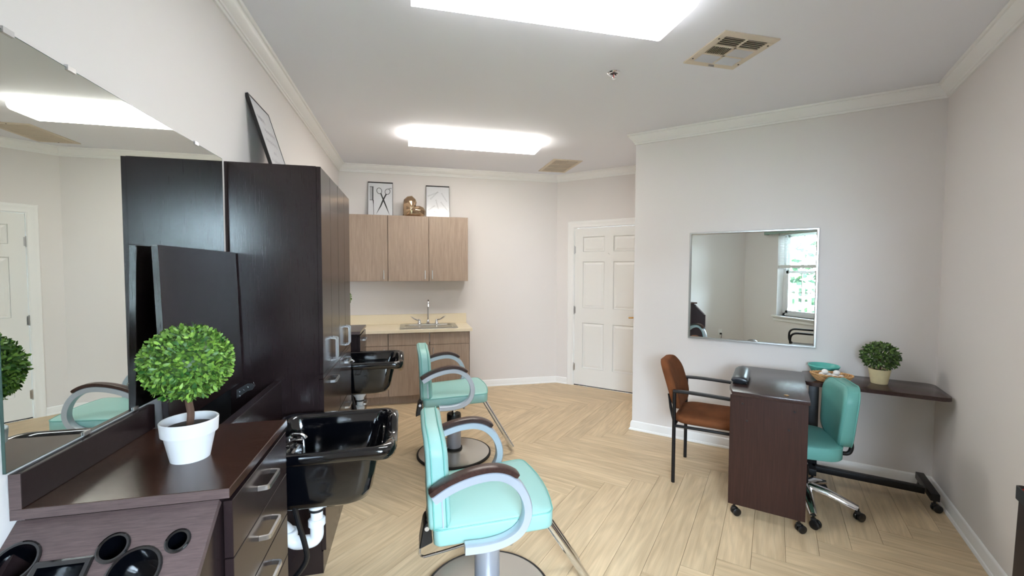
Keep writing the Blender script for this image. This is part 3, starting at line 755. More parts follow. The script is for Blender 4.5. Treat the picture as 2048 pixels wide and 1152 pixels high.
def worktop():
    t = thing('kitchen_counter', 'cream solid countertop with backsplash over the taupe base cabinets', 'countertop', (-.02, YB, .804))
    x0, x1, y0, y1 = XL+.001, .666, YB-.59, YB-.001; z0, z1 = .804, .835
    hx0, hx1, hy0, hy1 = -.105, .485, YB-.50, YB-.125
    b = B(x0, hx0, y0, y1, z0, z1); B(hx1, x1, y0, y1, z0, z1, bm=b); B(hx0, hx1, y0, hy0, z0, z1, bm=b); B(hx0, hx1, hy1, y1, z0, z1, bm=b)
    bmesh.ops.remove_doubles(b, verts=b.verts[:], dist=.0001)
    obj('slab', b, 'counter', t, False, world=True)
    obj('backsplash', B(x0, .668, YB-.021, YB-.001, z1, .952, .002, 1), 'counter', t, world=True)
    s = thing('kitchen_sink', 'stainless steel drop in sink in the cream countertop', 'sink', (.19, YB-.31, .835))
    cx, cy = .19, YB-.312
    rr = lambda hx, hy, r, z: [(cx+x, cy+y, z) for x, y in rrect(hx, hy, r, 6)]
    off = lambda hx, hy, r, z: [(cx+x, cy-.022+y, z) for x, y in rrect(hx, hy, r, 6)]
    rings = [rr(.325, .222, .03, .8355), rr(.325, .222, .03, .841), rr(.318, .215, .03, .844), off(.272, .160, .05, .843), off(.266, .154, .05, .836), off(.262, .150, .05, .68), off(.24, .13, .06, .672), off(.03, .03, .02, .668)]
    obj('basin', loft(rings), 'steel', s, world=True)
    obj('strainer', lathe([(.045, .0), (.045, .003), (.03, .004), (.01, .001)], 18, (cx, cy-.022, .6705)), 'chrome', s, world=True)
    f = thing('kitchen_faucet', 'chrome gooseneck faucet with two wing handles behind the sink', 'faucet', (cx, YB-.135, .844))
    fy = YB-.135; z = .844
    b = lathe([(.030, 0), (.030, .006), (.018, .018), (.014, .045), (.011, .05)], 18, (cx, fy, z)); tube(fillet([(cx, fy, z+.045), (cx, fy, z+.285), (cx, fy-.10, z+.295), (cx, fy-.13, z+.22)], .055, 7), .0095, 12, b)
    cyl((cx, fy-.122, z+.245), (cx, fy-.13, z+.215), .0125, 12, b)
    obj('spout', b, 'chrome', f, world=True)
    for s_ in (-1, 1):
        hx = cx+s_*.102
        b = lathe([(.027, 0), (.027, .005), (.02, .014), (.016, .04), (.013, .05), (.004, .054)], 16, (hx, fy, z))
        tube(spline([(hx, fy, z+.05), (hx+s_*.03, fy-.02, z+.052), (hx+s_*.06, fy-.045, z+.07), (hx+s_*.085, fy-.06, z+.088)], 4), .0075, 8, b, scale=None)
        prism([(hx+s_*.06, fy-.055, z+.068), (hx+s_*.095, fy-.075, z+.092), (hx+s_*.105, fy-.055, z+.1), (hx+s_*.07, fy-.03, z+.075)], (0, 0, .007), b)
        obj('wing_handle', b, 'chrome', f, world=True)
worktop()
# ------------------------------------------------------------------ salon chairs
def cushion(hx, hy, z0, z1, r, edge=.02, crown=.008, cx=0, cy=0, taper=None, n=6):
    """pillow like slab: rounded plan, soft edges, slightly crowned top; taper(x,y,z)->point"""
    f = taper or (lambda x, y, z: (x, y, z)); rings = []
    pr = [(edge, z0), (edge*.35, z0+edge*.12), (0, z0+edge*.5), (0, z1-edge*.8), (edge*.22, z1-edge*.25), (edge*.75, z1-edge*.03), (edge*2.2, z1+crown*.35), (min(hx, hy)*.5, z1+crown*.8), (min(hx, hy)*.85, z1+crown)]
    for ins, z in pr:
        rr = max(.006, r-ins*.5); rings.append([f(cx+x, cy+y, z) for x, y in dense(rrect(max(.01, hx-ins), max(.01, hy-ins), min(rr, hx-ins-.001, hy-ins-.001) if hx-ins > .012 and hy-ins > .012 else .005, n), n)])
    return loft(rings)
def salon_chair(x, y, lift, label, grey_sleeve):
    t = thing('salon_chair', label, 'salon chair', (x, y, 0), 0, 'aqua salon chairs'); z = lift
    obj('base_plate', lathe([(.286, .012), (.284, .02), (.25, .027), (.12, .036), (.072, .040), (.066, .042)], 56), 'baseplate', t)
    obj('base_rim', lathe([(.292, 0), (.297, .004), (.297, .018), (.290, .022), (.284, .0205), (.284, 0)], 56), 'rubber', t)
    obj('column_ring', lathe([(.066, .040), (.068, .045), (.066, .058), (.058, .060)], 32), 'rubber', t)
    ct = .30+(lift if grey_sleeve else 0)
    if grey_sleeve:
        obj('pump_column', lathe([(.057, .05), (.057, .375), (.052, .382), (.02, .383)], 32), 'pump', t)
    else:
        obj('pump_column', lathe([(.056, .05), (.056, .232), (.05, .233)], 32), 'pump', t)
        obj('pump_sleeve', lathe([(.0565, .228), (.0575, .235), (.0575, .325), (.054, .334), (.02, .335)], 32), 'blackp', t)
        k = cyl((-.05, -.03, .262), (-.085, -.05, .262), .008, 10); sphere(.013, (-.088, -.052, .262), n=10, bm=k); obj('lock_knob', k, 'nickel', t)
    obj('piston', cyl((0, 0, .33), (0, 0, .40+z), .018, 14), 'chrome', t)
    obj('seat_mount', B(-.17, .16, -.12, .12, .398+z, .424+z, .006), 'blackp', t)
    rot = lambda X, Y, Z: (X+(.034*(1-(Y/.25)**2)*(X/.22)**2 if X > 0 else 0), Y*(1+.04*X/.25), Z+X*.055)
    st = obj('seat', cushion(.238, .244, .424+z, .500+z, .032, .018, .010, -.012, 0, rot), 'teal', t, ang=60)
    pts = [rot(-.012+a, b_, .494+z) for a, b_ in dense(rrect(.2375, .2435, .032, 8), 8)]
    obj('piping', tube(pts, .0028, 6, closed=True), 'piping', st)
    # back: layers along x, outline in (y,z)
    def outline(ins, hz0=.468, hz1=.852, hy=.232, rt=.135, rb=.04):
        o = []
        y1 = hy-ins; za, zb = hz0+ins+z, hz1-ins+z; rt_ = max(.01, rt-ins*.6); rb_ = max(.008, rb-ins*.5)
        for cy_, cz_, r_, a0 in ((y1-rt_, zb-rt_*.62, rt_, 0), (-y1+rt_, zb-rt_*.62, rt_, 90), (-y1+rb_, za+rb_, rb_, 180), (y1-rb_, za+rb_, rb_, 270)):
            for k in range(7):
                a = R_(a0+90*k/6); sz = .62 if a0 < 180 else 1
                o.append((cy_+r_*math.cos(a), cz_+r_*math.sin(a)*sz))
        return o
    lean = lambda X, Z: X-.045*(Z-(.468+z))
    def layer(xx, ins): return [(lean(xx+.018*(1-((yy/.23)**2)) if False else xx-.012*(1-(yy/.232)**2), zz), yy, zz) for yy, zz in outline(ins)]
    rings = [layer(-.262, .03), layer(-.266, .010), layer(-.258, .002), layer(-.245, 0), layer(-.205, 0), layer(-.188, .006), layer(-.178, .020), layer(-.172, .06), layer(-.170, .12)]
    bk = obj('backrest', loft(rings), 'teal', t, ang=60)
    for xx, rr in ((-.247, .003), (-.197, .0028)):
        obj('piping', tube(layer(xx, -.0008), rr, 6, closed=True), 'piping', bk)
    for s in (-1, 1):
        zz0, zz1 = .49+z, .60+z
        obj('zipper', prism([(lean(-.215, zz0), s*.2322, zz0), (lean(-.209, zz0), s*.2322, zz0), (lean(-.209, zz1), s*.2322, zz1), (lean(-.215, zz1), s*.2322, zz1)], (0, s*.0025, 0)), 'alu', bk, False)
    # recline hinge under the back, then the arms
    pr = [(-.303, .296), (-.246, .318), (-.252, .39), (-.264, .412), (-.276, .410), (-.286, .392)]
    hb = prism([(a, -.05, b_+z) for a, b_ in pr], (0, .10, 0), bev=.004, seg=1); B(-.272, -.16, -.04, .04, .396+z, .422+z, bm=hb)
    sweep([(-.268, 0, .40+z), (-.262, 0, .47+z), (-.252, 0, .56+z)], [(-.03, -.005), (.03, -.005), (.03, .005), (-.03, .005)], hb, up=(1, 0, 0))
    hb = obj('recline_hinge', hb, 'blackp', t, False)
    obj('hinge_bolt', cyl((-.270, -.054, .385+z), (-.270, -.049, .385+z), .010, 12), 'nickel', hb)
    for s in (-1, 1):
        cl = [(-.252, .632), (-.19, .668), (-.11, .694), (-.03, .702), (.03, .686), (.078, .645), (.107, .585), (.110, .525), (.085, .472), (.035, .440), (-.04, .424), (-.135, .424)]
        path = spline([(a, s*.274, b_+z) for a, b_ in cl], 6)
        sec = [(-.023, -.015), (-.017, -.0175), (.017, -.0175), (.023, -.015), (.023, .013), (.017, .0175), (-.017, .0175), (-.023, .013)]
        sec = [(b_, a) for a, b_ in sec]
        obj('armrest', sweep(path, [(a, b_) for a, b_ in sec], up=(0, 1, 0)), 'alu', t, ang=40)
        n1 = int(len(path)*.42); pp = []
        for i in range(n1):
            tn = (path[min(i+1, n1-1)]-path[max(i-1, 0)]).normalized(); nn = Vector((-tn.z, 0, tn.x)); pp.append(path[i]+nn*.0278)
        sc_ = [1]*len(pp); sc_[0] = .85; sc_[-1] = .8
        obj('arm_cap', sweep(pp, [(-.010, -.024), (.008, -.024), (.010, -.018), (.010, .018), (.008, .024), (-.010, .024)], up=(0, 1, 0), scale=sc_), 'armwood', t, ang=40, label='dark wood arm cap')
        for bx in (-.10, .0, .05): obj('bolt', cyl((bx, s*.262, .405+z), (bx, s*.262, .418+z), .008, 8), 'nickel', t)
    fr = None
    for s in (-1, 1):
        p = fillet([(-.04, s*.085, .412+z), (.215, s*.085, .432+z), (.468, s*.075, .045)], .05, 6)
        fr = tube(p, .0175, 12, fr)
    cyl((.462, -.082, .052), (.462, .082, .052), .0135, 12, fr)
    obj('footrest', fr, 'chrome', t)
    if grey_sleeve:
        p = fillet([(-.296, 0, .31), (-.303, 0, .245), (-.287, 0, .230), (-.20, 0, .242), (-.05, 0, .268)], .02, 5)
        obj('recline_lever', tube(p, .006, 8), 'chrome', t)
    else:
        lv = tube([(-.05, -.05, .08), (-.10, -.20, .12), (-.105, -.215, .20)], .007, 8); obj('pump_lever', lv, 'nickel', t)
        obj('lever_grip', cyl((-.105, -.2155, .195), (-.106, -.218, .275), .012, 10), 'blackp', t)
    return t
salon_chair(.327, 1.862, 0, 'aqua salon chair nearest the camera by the near shampoo bowl', True)
salon_chair(.327, 3.420, .045, 'aqua salon chair further back by the far shampoo bowl', False)

# ------------------------------------------------------------------ plants
def leaf_ball(c, r, n, ln, wd, sz=1, seed=1, rmin=.80, cut=None, spiky=0):
    rnd = random.Random(seed); V = []; Fc = []
    for i in range(n):
        k = (i+.5)/n; ph = math.acos(1-2*k); th = math.pi*(1+5**.5)*i
        d = Vector((math.cos(th)*math.sin(ph), math.sin(th)*math.sin(ph), math.cos(ph)))
        d = (d+Vector((rnd.gauss(0, .06), rnd.gauss(0, .06), rnd.gauss(0, .06)))).normalized()
        if cut is not None and d.z < cut and rnd.random() < .85: continue
        rad = r*(rmin+(1-rmin)*rnd.random()**.6)-ln*.55
        tan = d.orthogonal().normalized(); tan = (Matrix.Rotation(rnd.uniform(0, 6.283), 3, d) @ tan)
        ax = (d*rnd.uniform(.35, 1.0+spiky)+tan*rnd.uniform(.3, 1.1)).normalized()
        sd = ax.cross(d).normalized() if ax.cross(d).length > .05 else tan.cross(ax).normalized()
        nm = sd.cross(ax)
        base = Vector(c)+Vector((d.x*rad, d.y*rad, d.z*rad*sz)); L = ln*rnd.uniform(.7, 1.15); w = wd*rnd.uniform(.75, 1.1); o = len(V)
        for s, ww, u_ in ((0, .08, 0), (.45, .42, .05), (.78, .46, .08), (1, .12, .02)):
            p = base+ax*L*s+nm*(-u_*L*.7)
            V += [p-sd*w*ww, p+nm*(-.10*w if 0 < s < 1 else 0), p+sd*w*ww]
        for q in range(3):
            a = o+q*3
            Fc += [(a, a+1, a+4, a+3), (a+1, a+2, a+5, a+4)]
    return raw(V, Fc)
def topiary(loc, label, seed, n=3600):
    t = thing('topiary', label, 'plant', loc, 0, 'topiaries')
    pot = [(.044, 0), (.0445, .002), (.0575, .068), (.0635, .070), (.066, .104), (.0645, .106), (.0605, .105), (.0585, .085), (.05, .083)]
    obj('pot', lathe(pot, 48), 'pot', t)
    obj('soil', lathe([(.0575, .0845), (.03, .088), (.002, .09)], 24), 'soil', t)
    tr = tube(spline([(0, 0, .086), (.003, .001, .12), (-.002, .002, .16), (.001, 0, .22)], 4), .0085, 9)
    obj('trunk', tr, 'bark', t)
    f = obj('foliage', leaf_ball((0, 0, .258), .107, n, .0150, .0086, .96, seed, .70), 'leaf', t); f['kind'] = 'stuff'
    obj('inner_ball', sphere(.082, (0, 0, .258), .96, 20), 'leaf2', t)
    return t
topiary((-.582, 1.293, .985), 'round boxwood topiary in a white pot on the near station', 3)
topiary((-.612, 3.92, .985), 'round boxwood topiary on the far station, mostly hidden by the tall cabinets', 5, 1200)

# ------------------------------------------------------------------ decor on the cabinets
def leaning(name, label, cat, origin, w, h, tilt_y, rz):
    """picture whose base line is centred on origin; leans back by tilt; local x = width, y = into wall"""
    t = thing(name, label, cat, origin, rz); t.rotation_euler = (-tilt_y, 0, rz)
    return t
def print_frame(t, w, h, fw=.004, top=.014, d=.014):
    b = B(-w/2, w/2, -.001, d, h-top, h); B(-w/2, w/2, -.001, d, 0, fw, bm=b); B(-w/2, -w/2+fw, -.001, d, fw, h-top, bm=b); B(w/2-fw, w/2, -.001, d, fw, h-top, bm=b)
    obj('frame', b, 'frame', t, False)
    obj('print_sheet', B(-w/2+fw, w/2-fw, .001, d-.001, fw, h-top), 'print', t, False)
def stroke(t, pts, r, m='ink', name='print_line', closed=False, bm=None):
    """flat ink ribbon on the sheet (x,z)"""
    P = [Vector((a, 0, b_)) for a, b_ in pts]; n = len(P); L = []; Rr = []
    for i in range(n):
        tn = (P[(i+1) % n]-P[i-1]) if closed else (P[min(i+1, n-1)]-P[max(i-1, 0)])
        tn.normalize(); s = Vector((-tn.z, 0, tn.x)); rr = r[i] if isinstance(r, (list, tuple)) else r
        L.append(P[i]+s*rr+Vector((0, .0004, 0))); Rr.append(P[i]-s*rr+Vector((0, .0004, 0)))
    b = bm or bmesh.new(); a = [b.verts.new(p) for p in L]; c = [b.verts.new(p) for p in Rr]
    for i in range(n if closed else n-1): b.faces.new((a[i], a[(i+1) % n], c[(i+1) % n], c[i]))
    if bm is not None: return bm
    return b
def ell(cx, cz, rx, rz, ang=0, n=28, a0=0, a1=360):
    ca, sa = math.cos(ang), math.sin(ang); out = []
    for k in range(n if a1-a0 >= 360 else n+1):
        a = R_(a0+(a1-a0)*k/n); x, z = rx*math.cos(a), rz*math.sin(a); out.append((cx+x*ca-z*sa, cz+x*sa+z*ca))
    return out
def scissors_print():
    w, h = .285, .425; t = leaning('framed_print', 'framed print of a comb and scissors on the wall cabinet', 'picture', (-.355, YB-.075, 2.1175), w, h, R_(8), 0)
    t['group'] = 'framed prints above the cabinets'; print_frame(t, w, h)
    X = lambda px: (px-290)/413*w-w/2; Zz = lambda py: h-(py-160)/580*h
    b = stroke(t, [(X(545), Zz(450)), (X(590), Zz(560)), (X(648), Zz(702))], [.0085, .007, .001]); stroke(t, [(X(545), Zz(450)), (X(500), Zz(560)), (X(430), Zz(690))], [.0085, .007, .001], bm=b)
    stroke(t, [(X(545), Zz(450)), (X(520), Zz(390)), (X(505), Zz(350))], [.0085, .007, .008], bm=b); stroke(t, [(X(545), Zz(450)), (X(570), Zz(400)), (X(592), Zz(360))], [.0085, .007, .008], bm=b)
    stroke(t, ell(X(478), Zz(307), .028, .036, R_(12)), .0032, closed=True, bm=b); stroke(t, ell(X(615), Zz(315), .028, .034, R_(-22)), .0032, closed=True, bm=b)
    stroke(t, [(X(635), Zz(272)), (X(650), Zz(258)), (X(683), Zz(258))], .003, bm=b)
    obj('printed_scissors', b, 'ink', t, False)
    b = stroke(t, [(X(372), Zz(240)), (X(372), Zz(465))], .006); stroke(t, [(X(320), Zz(242)), (X(383), Zz(242))], .003, bm=b); stroke(t, [(X(320), Zz(463)), (X(383), Zz(463))], .003, bm=b)
    stroke(t, [(X(377), Zz(463)), (X(382), Zz(530)), (X(387), Zz(705))], [.006, .003, .0022], bm=b)
    obj('printed_comb', b, 'ink', t, False)
    b = bmesh.new()
    for k in range(26):
        zz = Zz(248+k*8.2); stroke(t, [(X(320), zz), (X(368), zz)], .0016, bm=b)
    obj('printed_comb_teeth', b, 'ink_grey', t, False)
scissors_print()
def pins_print():
    w, h = .283, .412; t = leaning('framed_print', 'framed print of scattered hairpins on the wall cabinet', 'picture', (.318, YB-.075, 2.1175), w, h, R_(8), 0)
    t['group'] = 'framed prints above the cabinets'; print_frame(t, w, h)
    X = lambda px: (px-1248)/392*w-w/2; Zz = lambda py: h-(py-215)/555*h
    b = bmesh.new()
    for (ax, az, bx, bz) in ((1280, 395, 1445, 325), (1322, 445, 1440, 322), (1508, 340, 1590, 470), (1412, 455, 1450, 598), (1495, 490, 1608, 628), (1290, 628, 1385, 555), (1380, 650, 1430, 672)):
        p, q = Vector((X(ax), Zz(az))), Vector((X(bx), Zz(bz))); d = (q-p).normalized(); s = Vector((-d.y, d.x)); wv = .004
        for sg in (-1, 1):
            pts = [p+(q-p)*k/8+s*sg*(wv+(.0018*math.sin(k*1.7) if sg > 0 else 0)) for k in range(9)]; stroke(t, [(v.x, v.y) for v in pts], .0010, bm=b)
        stroke(t, ell(q.x, q.y, wv, wv*1.6, math.atan2(d.y, d.x)-math.pi/2, 8, 0, 180), .001, bm=b)
        for sg in (-1, 1): stroke(t, ell((p+s*sg*wv*1.2).x, (p+s*sg*wv*1.2).y, .0016, .0016, 0, 8), .001, closed=True, bm=b)
    obj('printed_hairpins', b, 'ink_grey', t, False)
pins_print()
def side_print():
    # leans on the left wall on top of the tall cabinets
    y0, y1 = 2.472, 2.80; xb, h = -.688, .432; tilt = math.atan2(.125, .415)
    t = thing('framed_print', 'white framed sign with thin handwriting leaning on top of the tall cabinets', 'picture', (xb, (y0+y1)/2, 1.9855), R_(90), 'framed prints above the cabinets')
    t.rotation_euler = (-tilt, 0, R_(90)); w = y1-y0
    print_frame(t, w, h, .006, .008, .016)
    b = bmesh.new(); rnd = random.Random(4)
    for ln, (zz, x0, x1, amp) in enumerate(((.33, -.12, .0, .022), (.275, -.07, .12, .016), (.215, -.10, .10, .016), (.155, -.03, .03, .014), (.10, -.12, .12, .018), (.05, -.06, .09, .014))):
        n = int((x1-x0)/.0065); pts = []
        for k in range(n): pts.append((x0+(x1-x0)*k/n+.004*math.sin(k*2.1+ln), zz+amp*math.sin(k*1.9+ln)*rnd.uniform(.35, 1)))
        sp = spline([(a, 0, c) for a, c in pts], 3); stroke(t, [(v.x, v.z) for v in sp], .0011, bm=b)
    obj('printed_handwriting', b, 'ink', t, False)
side_print()
def heart():
    t = thing('heart_ornament', 'faceted bronze heart ornament on the wall cabinet between two prints', 'ornament', (.03, YB-.16, 2.1155))
    rnd = random.Random(11); N = 22; sc = .0096
    pts = []
    for k in range(N):
        a = 2*math.pi*k/N; x = 16*math.sin(a)**3; y = 13*math.cos(a)-5*math.cos(2*a)-2*math.cos(3*a)-math.cos(4*a)
        c_, s_ = math.cos(R_(-47)), math.sin(R_(-47)); pts.append((sc*(x*c_-y*s_), sc*(x*s_+y*c_)))
    zmin = min(p[1] for p in pts); cx = sum(p[0] for p in pts)/N; cz = sum(p[1] for p in pts)/N
    zf = zmin+.018
    rings = []
    for y, s in ((.045, .25), (.040, .62), (.022, .92), (0, 1.0), (-.022, .92), (-.042, .62), (-.050, .22)):
        rings.append([(cx+(p[0]-cx)*s+rnd.uniform(-1, 1)*.005*(s < 1), y+rnd.uniform(-1, 1)*.004, max(zf, cz+(p[1]-cz)*s+rnd.uniform(-1, 1)*.005)-zf) for p in pts])
    b = loft(rings); bmesh.ops.triangulate(b, faces=b.faces[:])
    xm = (min(v.co.x for v in b.verts)+max(v.co.x for v in b.verts))/2
    for v in b.verts: v.co.x -= xm
    obj('body', b, 'bronze', t, False)
heart()

# ------------------------------------------------------------------ right side: wall mirror, desk, chairs  (local x along U, local y = -distance from wall)
RZ = -math.pi/4
def square_mirror():
    t = thing('square_mirror', 'square silver framed mirror on the grey beige wall', 'mirror', T(.936, 0, .908), RZ); h = .912; w = .456
    obj('mirror_glass', B(-w+.012, w-.012, -.016, -.004, .012, h-.012), 'mirror', t, False)
    rings = []
    for ins, y in ((0, -.001), (0, -.018), (.003, -.022), (.013, -.022), (.018, -.017), (.018, -.0155)):
        rings.append([(-w+ins, y, ins), (w-ins, y, ins), (w-ins, y, h-ins), (-w+ins, y, h-ins)])
    obj('mirror_frame', loft(rings, cap=False), 'steel', t, False)
square_mirror()
def caster(parent, x, y, ang=0, r=.024, ztop=.085, name='caster'):
    b = bmesh.new(); d = Vector((math.cos(ang), math.sin(ang), 0)); s = Vector((-d.y, d.x, 0)); c = Vector((x, y, r))+d*.012
    for k in (-1, 1):
        tube([c+s*k*.004, c+s*k*.007, c+s*k*.018, c+s*k*.021], r, 18, b, scale=[.9, 1, 1, .8])
    o = obj(name, b, 'blackp', parent)
    hb = cyl(Vector((x, y, r*1.4)), Vector((x, y, ztop)), .007, 8); B(x-.014, x+.014, y-.012, y+.012, r*1.55, r*2.25, .004, 1, bm=hb)
    obj('stem', hb, 'blackp', o)
    return o
def nail_table():
    t = thing('manicure_table', 'dark brown manicure table on casters between two chairs', 'table', T(1.098, .70, 0), RZ)
    L = lambda u, v: (u-1.098, -(v-.70))
    x0, x1 = -.198, .197; ya, yb = -.402, .415   # ya = near end
    zt = .768
    pts = [(x0, ya+.03), (x0+.012, ya), (x1, ya), (x1, yb), (x0+.05, yb)]
    top = [(x0+.015, ya-.006), (x1+.006, ya-.006), (x1+.006, yb), (x0+.02, yb), (x0-.008, yb-.05), (x0-.012, ya+.12)]
    obj('table_top', prism([(a, b_, zt-.024) for a, b_ in top], (0, 0, .024), bev=.003, seg=2), 'mahog_top', t)
    for a, b_, nm in ((ya, ya+.02, 'end_panel'), (yb-.03, yb-.01, 'end_panel')):
        p = obj(nm, B(x0+.002, x1-.002, a, b_, .075, zt-.0245, .001, 1), 'mahog', t)
        if a == ya:
            for sx, sz in ((-.13, .70), (.13, .695), (-.105, .60), (.105, .585)): obj('screw_cap', cyl((sx, ya-.0025, sz), (sx, ya+.001, sz), .006, 10), 'blackp', p)
    obj('modesty_panel', B(-.01, .008, ya+.02, yb-.03, .52, zt-.0245), 'mahog', t, False)
    obj('apron_drawer', B(x1-.03, x1-.012, ya+.03, yb-.04, zt-.115, zt-.027), 'mahog', t, False)
    g = lathe([(.0, 0), (.012, 0), (.012, .003), (.004, .004)][1:], 12, (.09, ya+.06, zt)); obj('grommet', g, 'brass', t)
    for a, b_ in ((x0+.035, ya+.02), (x1-.03, ya+.02), (x0+.035, yb-.04), (x1-.03, yb-.04)):
        caster(t, a, b_, .6, .024, .076)
nail_table()
def hand_rest():
    t = thing('hand_rest', 'black padded wrist cushion on the manicure table', 'cushion', T(.938, .73, .7685), RZ)
    hl = .185; rings = []
    for s in (-1, -.985, -.94, -.8, -.4, 0, .4, .8, .94, .985, 1):
        k = {1: .55, .985: .8, .94: .95}.get(round(abs(s), 3), 1); r = []
        for j in range(24):
            a = math.pi*2*j/24; zz = .022+(.026 if math.sin(a) > 0 else .018)*k*math.sin(a)
            r.append((.049*math.cos(a)*(.8+.2*k), s*hl, zz))
        rings.append(r)
    obj('pad', loft(rings), 'cushion', t, ang=60)
    obj('base', B(-.04, .04, -.17, .17, 0, .006, .002, 1), 'blackp', t)
hand_rest()
def guest_chair():
    t = thing('guest_chair', 'rust brown upholstered armchair with black metal frame beside the manicure table', 'chair', T(.535, .615, 0), RZ)
    # local: x forward (+u), y = -v ; rear legs at x=0
    r = .0125
    for s in (-1, 1):
        y = s*.238
        obj('leg', cyl((.0, y, 0), (.0, y, .64), r, 12), 'black_metal', t)
        obj('leg', cyl((.44, y, 0), (.44, y, .63), r, 12), 'black_metal', t)
        ap = [(-.008, y, .648), (.10, y, .652), (.30, y, .648), (.41, y, .642), (.45, y, .632)]
        obj('armrest', sweep(spline(ap, 5), [(-.017, -.008), (.017, -.008), (.019, 0), (.014, .010), (-.014, .010), (-.019, 0)], up=(0, 0, 1)), 'black_metal', t)
        obj('side_rail', cyl((0, y, .405), (.44, y, .415), .010, 10), 'black_metal', t)
        up = tube(fillet([(.0, y*.95, .42), (-.035, y*.72, .50), (-.055, y*.6, .60)], .03), .010, 10); obj('back_bracket', up, 'black_metal', t)
    for xx, zz in ((.0, .405), (.40, .413)): obj('cross_rail', cyl((xx, -.238, zz), (xx, .238, zz), .010, 10), 'black_metal', t)
    seat = obj('seat', cushion(.235, .225, .418, .468, .09, .022, .010, .225, 0, lambda x, y, z: (x, y, z+.02*x)), 'brown_fab', t, ang=60)
    def layer(xx, ins):
        o = []
        for yy, zz in rrect(.215-ins, .175-ins, .12-ins*.5, 7): o.append((xx-.035*(1-(yy/.215)**2)-.30*zz, yy, zz+.665))
        return o
    rings = [layer(-.048, .05), layer(-.054, .02), layer(-.048, .004), layer(-.03, 0), layer(-.008, 0), layer(.004, .012), layer(.010, .04), layer(.012, .10)]
    obj('backrest', loft(rings), 'brown_fab', t, ang=60)
guest_chair()
def desk():
    t = thing('overbed_table', 'long narrow dark table with rounded corners against the wall', 'table', T(1.68, .21, 0), RZ)
    zt = .727; L = lambda u, v: (u-1.68, -(v-.21))
    o = [(x, y, zt-.025) for x, y in rrect(.372, .203, .045, 6, 0, 0)]
    obj('table_top', prism(o, (0, 0, .025), bev=.004, seg=2), 'mahog_top', t)
    px, _ = L(1.37, 0)
    obj('post', B(px-.03, px+.03, -.075, -.035, .115, zt-.025, .004), 'black_metal', t)
    obj('top_bracket', B(px-.03, px+.22, -.12, .08, zt-.045, zt-.0255, .004), 'black_metal', t)
    obj('stretcher', B(px, .28, -.115, -.065, .075, .115, .004), 'black_metal', t)
    for fx in (px, .312):
        f = obj('foot', B(fx-.022, fx+.022, -.185, .16, .07, .115, .004), 'black_metal', t)
        for yy in (-.172, .14): caster(t, fx, yy, .3, .024, .075)
desk()
def bushy():
    t = thing('potted_bush', 'small dark green bush in a cream pot on the narrow table', 'plant', T(1.738, .19, .7275), RZ)
    obj('pot', lathe([(.043, 0), (.045, .002), (.0605, .095), (.0605, .100), (.056, .100), (.053, .082)], 36), 'cream_pot', t)
    obj('soil', lathe([(.0545, .088), (.02, .09), (.002, .091)], 20), 'soil', t)
    obj('stem', tube([(0, 0, .088), (.004, 0, .12), (0, .003, .165)], .006, 8), 'bark', t)
    f = obj('foliage', leaf_ball((0, 0, .185), .113, 1500, .020, .0125, .90, 9, .66, -.75, .2), 'leaf2', t); f['kind'] = 'stuff'
bushy()
def teal_bowl():
    t = thing('fluted_bowl', 'teal fluted ceramic bowl at the wall behind the wicker basket', 'bowl', T(1.436, .115, .7275), RZ)
    n = 72; prof = [(.055, 0, 0), (.058, .003, 0), (.062, .008, 1), (.082, .045, 1), (.090, .058, .6), (.0925, .062, 0), (.097, .066, 0), (.098, .074, 0), (.095, .077, 0), (.090, .072, 0), (.078, .04, 0), (.055, .012, 0), (.01, .009, 0)]
    rings = [[((r+(.0022*fl*math.cos(24*2*math.pi*k/n)))*math.cos(2*math.pi*k/n), (r+(.0022*fl*math.cos(24*2*math.pi*k/n)))*math.sin(2*math.pi*k/n), z) for k in range(n)] for r, z, fl in prof]
    obj('body', loft(rings), 'tealbowl', t, ang=60)
teal_bowl()
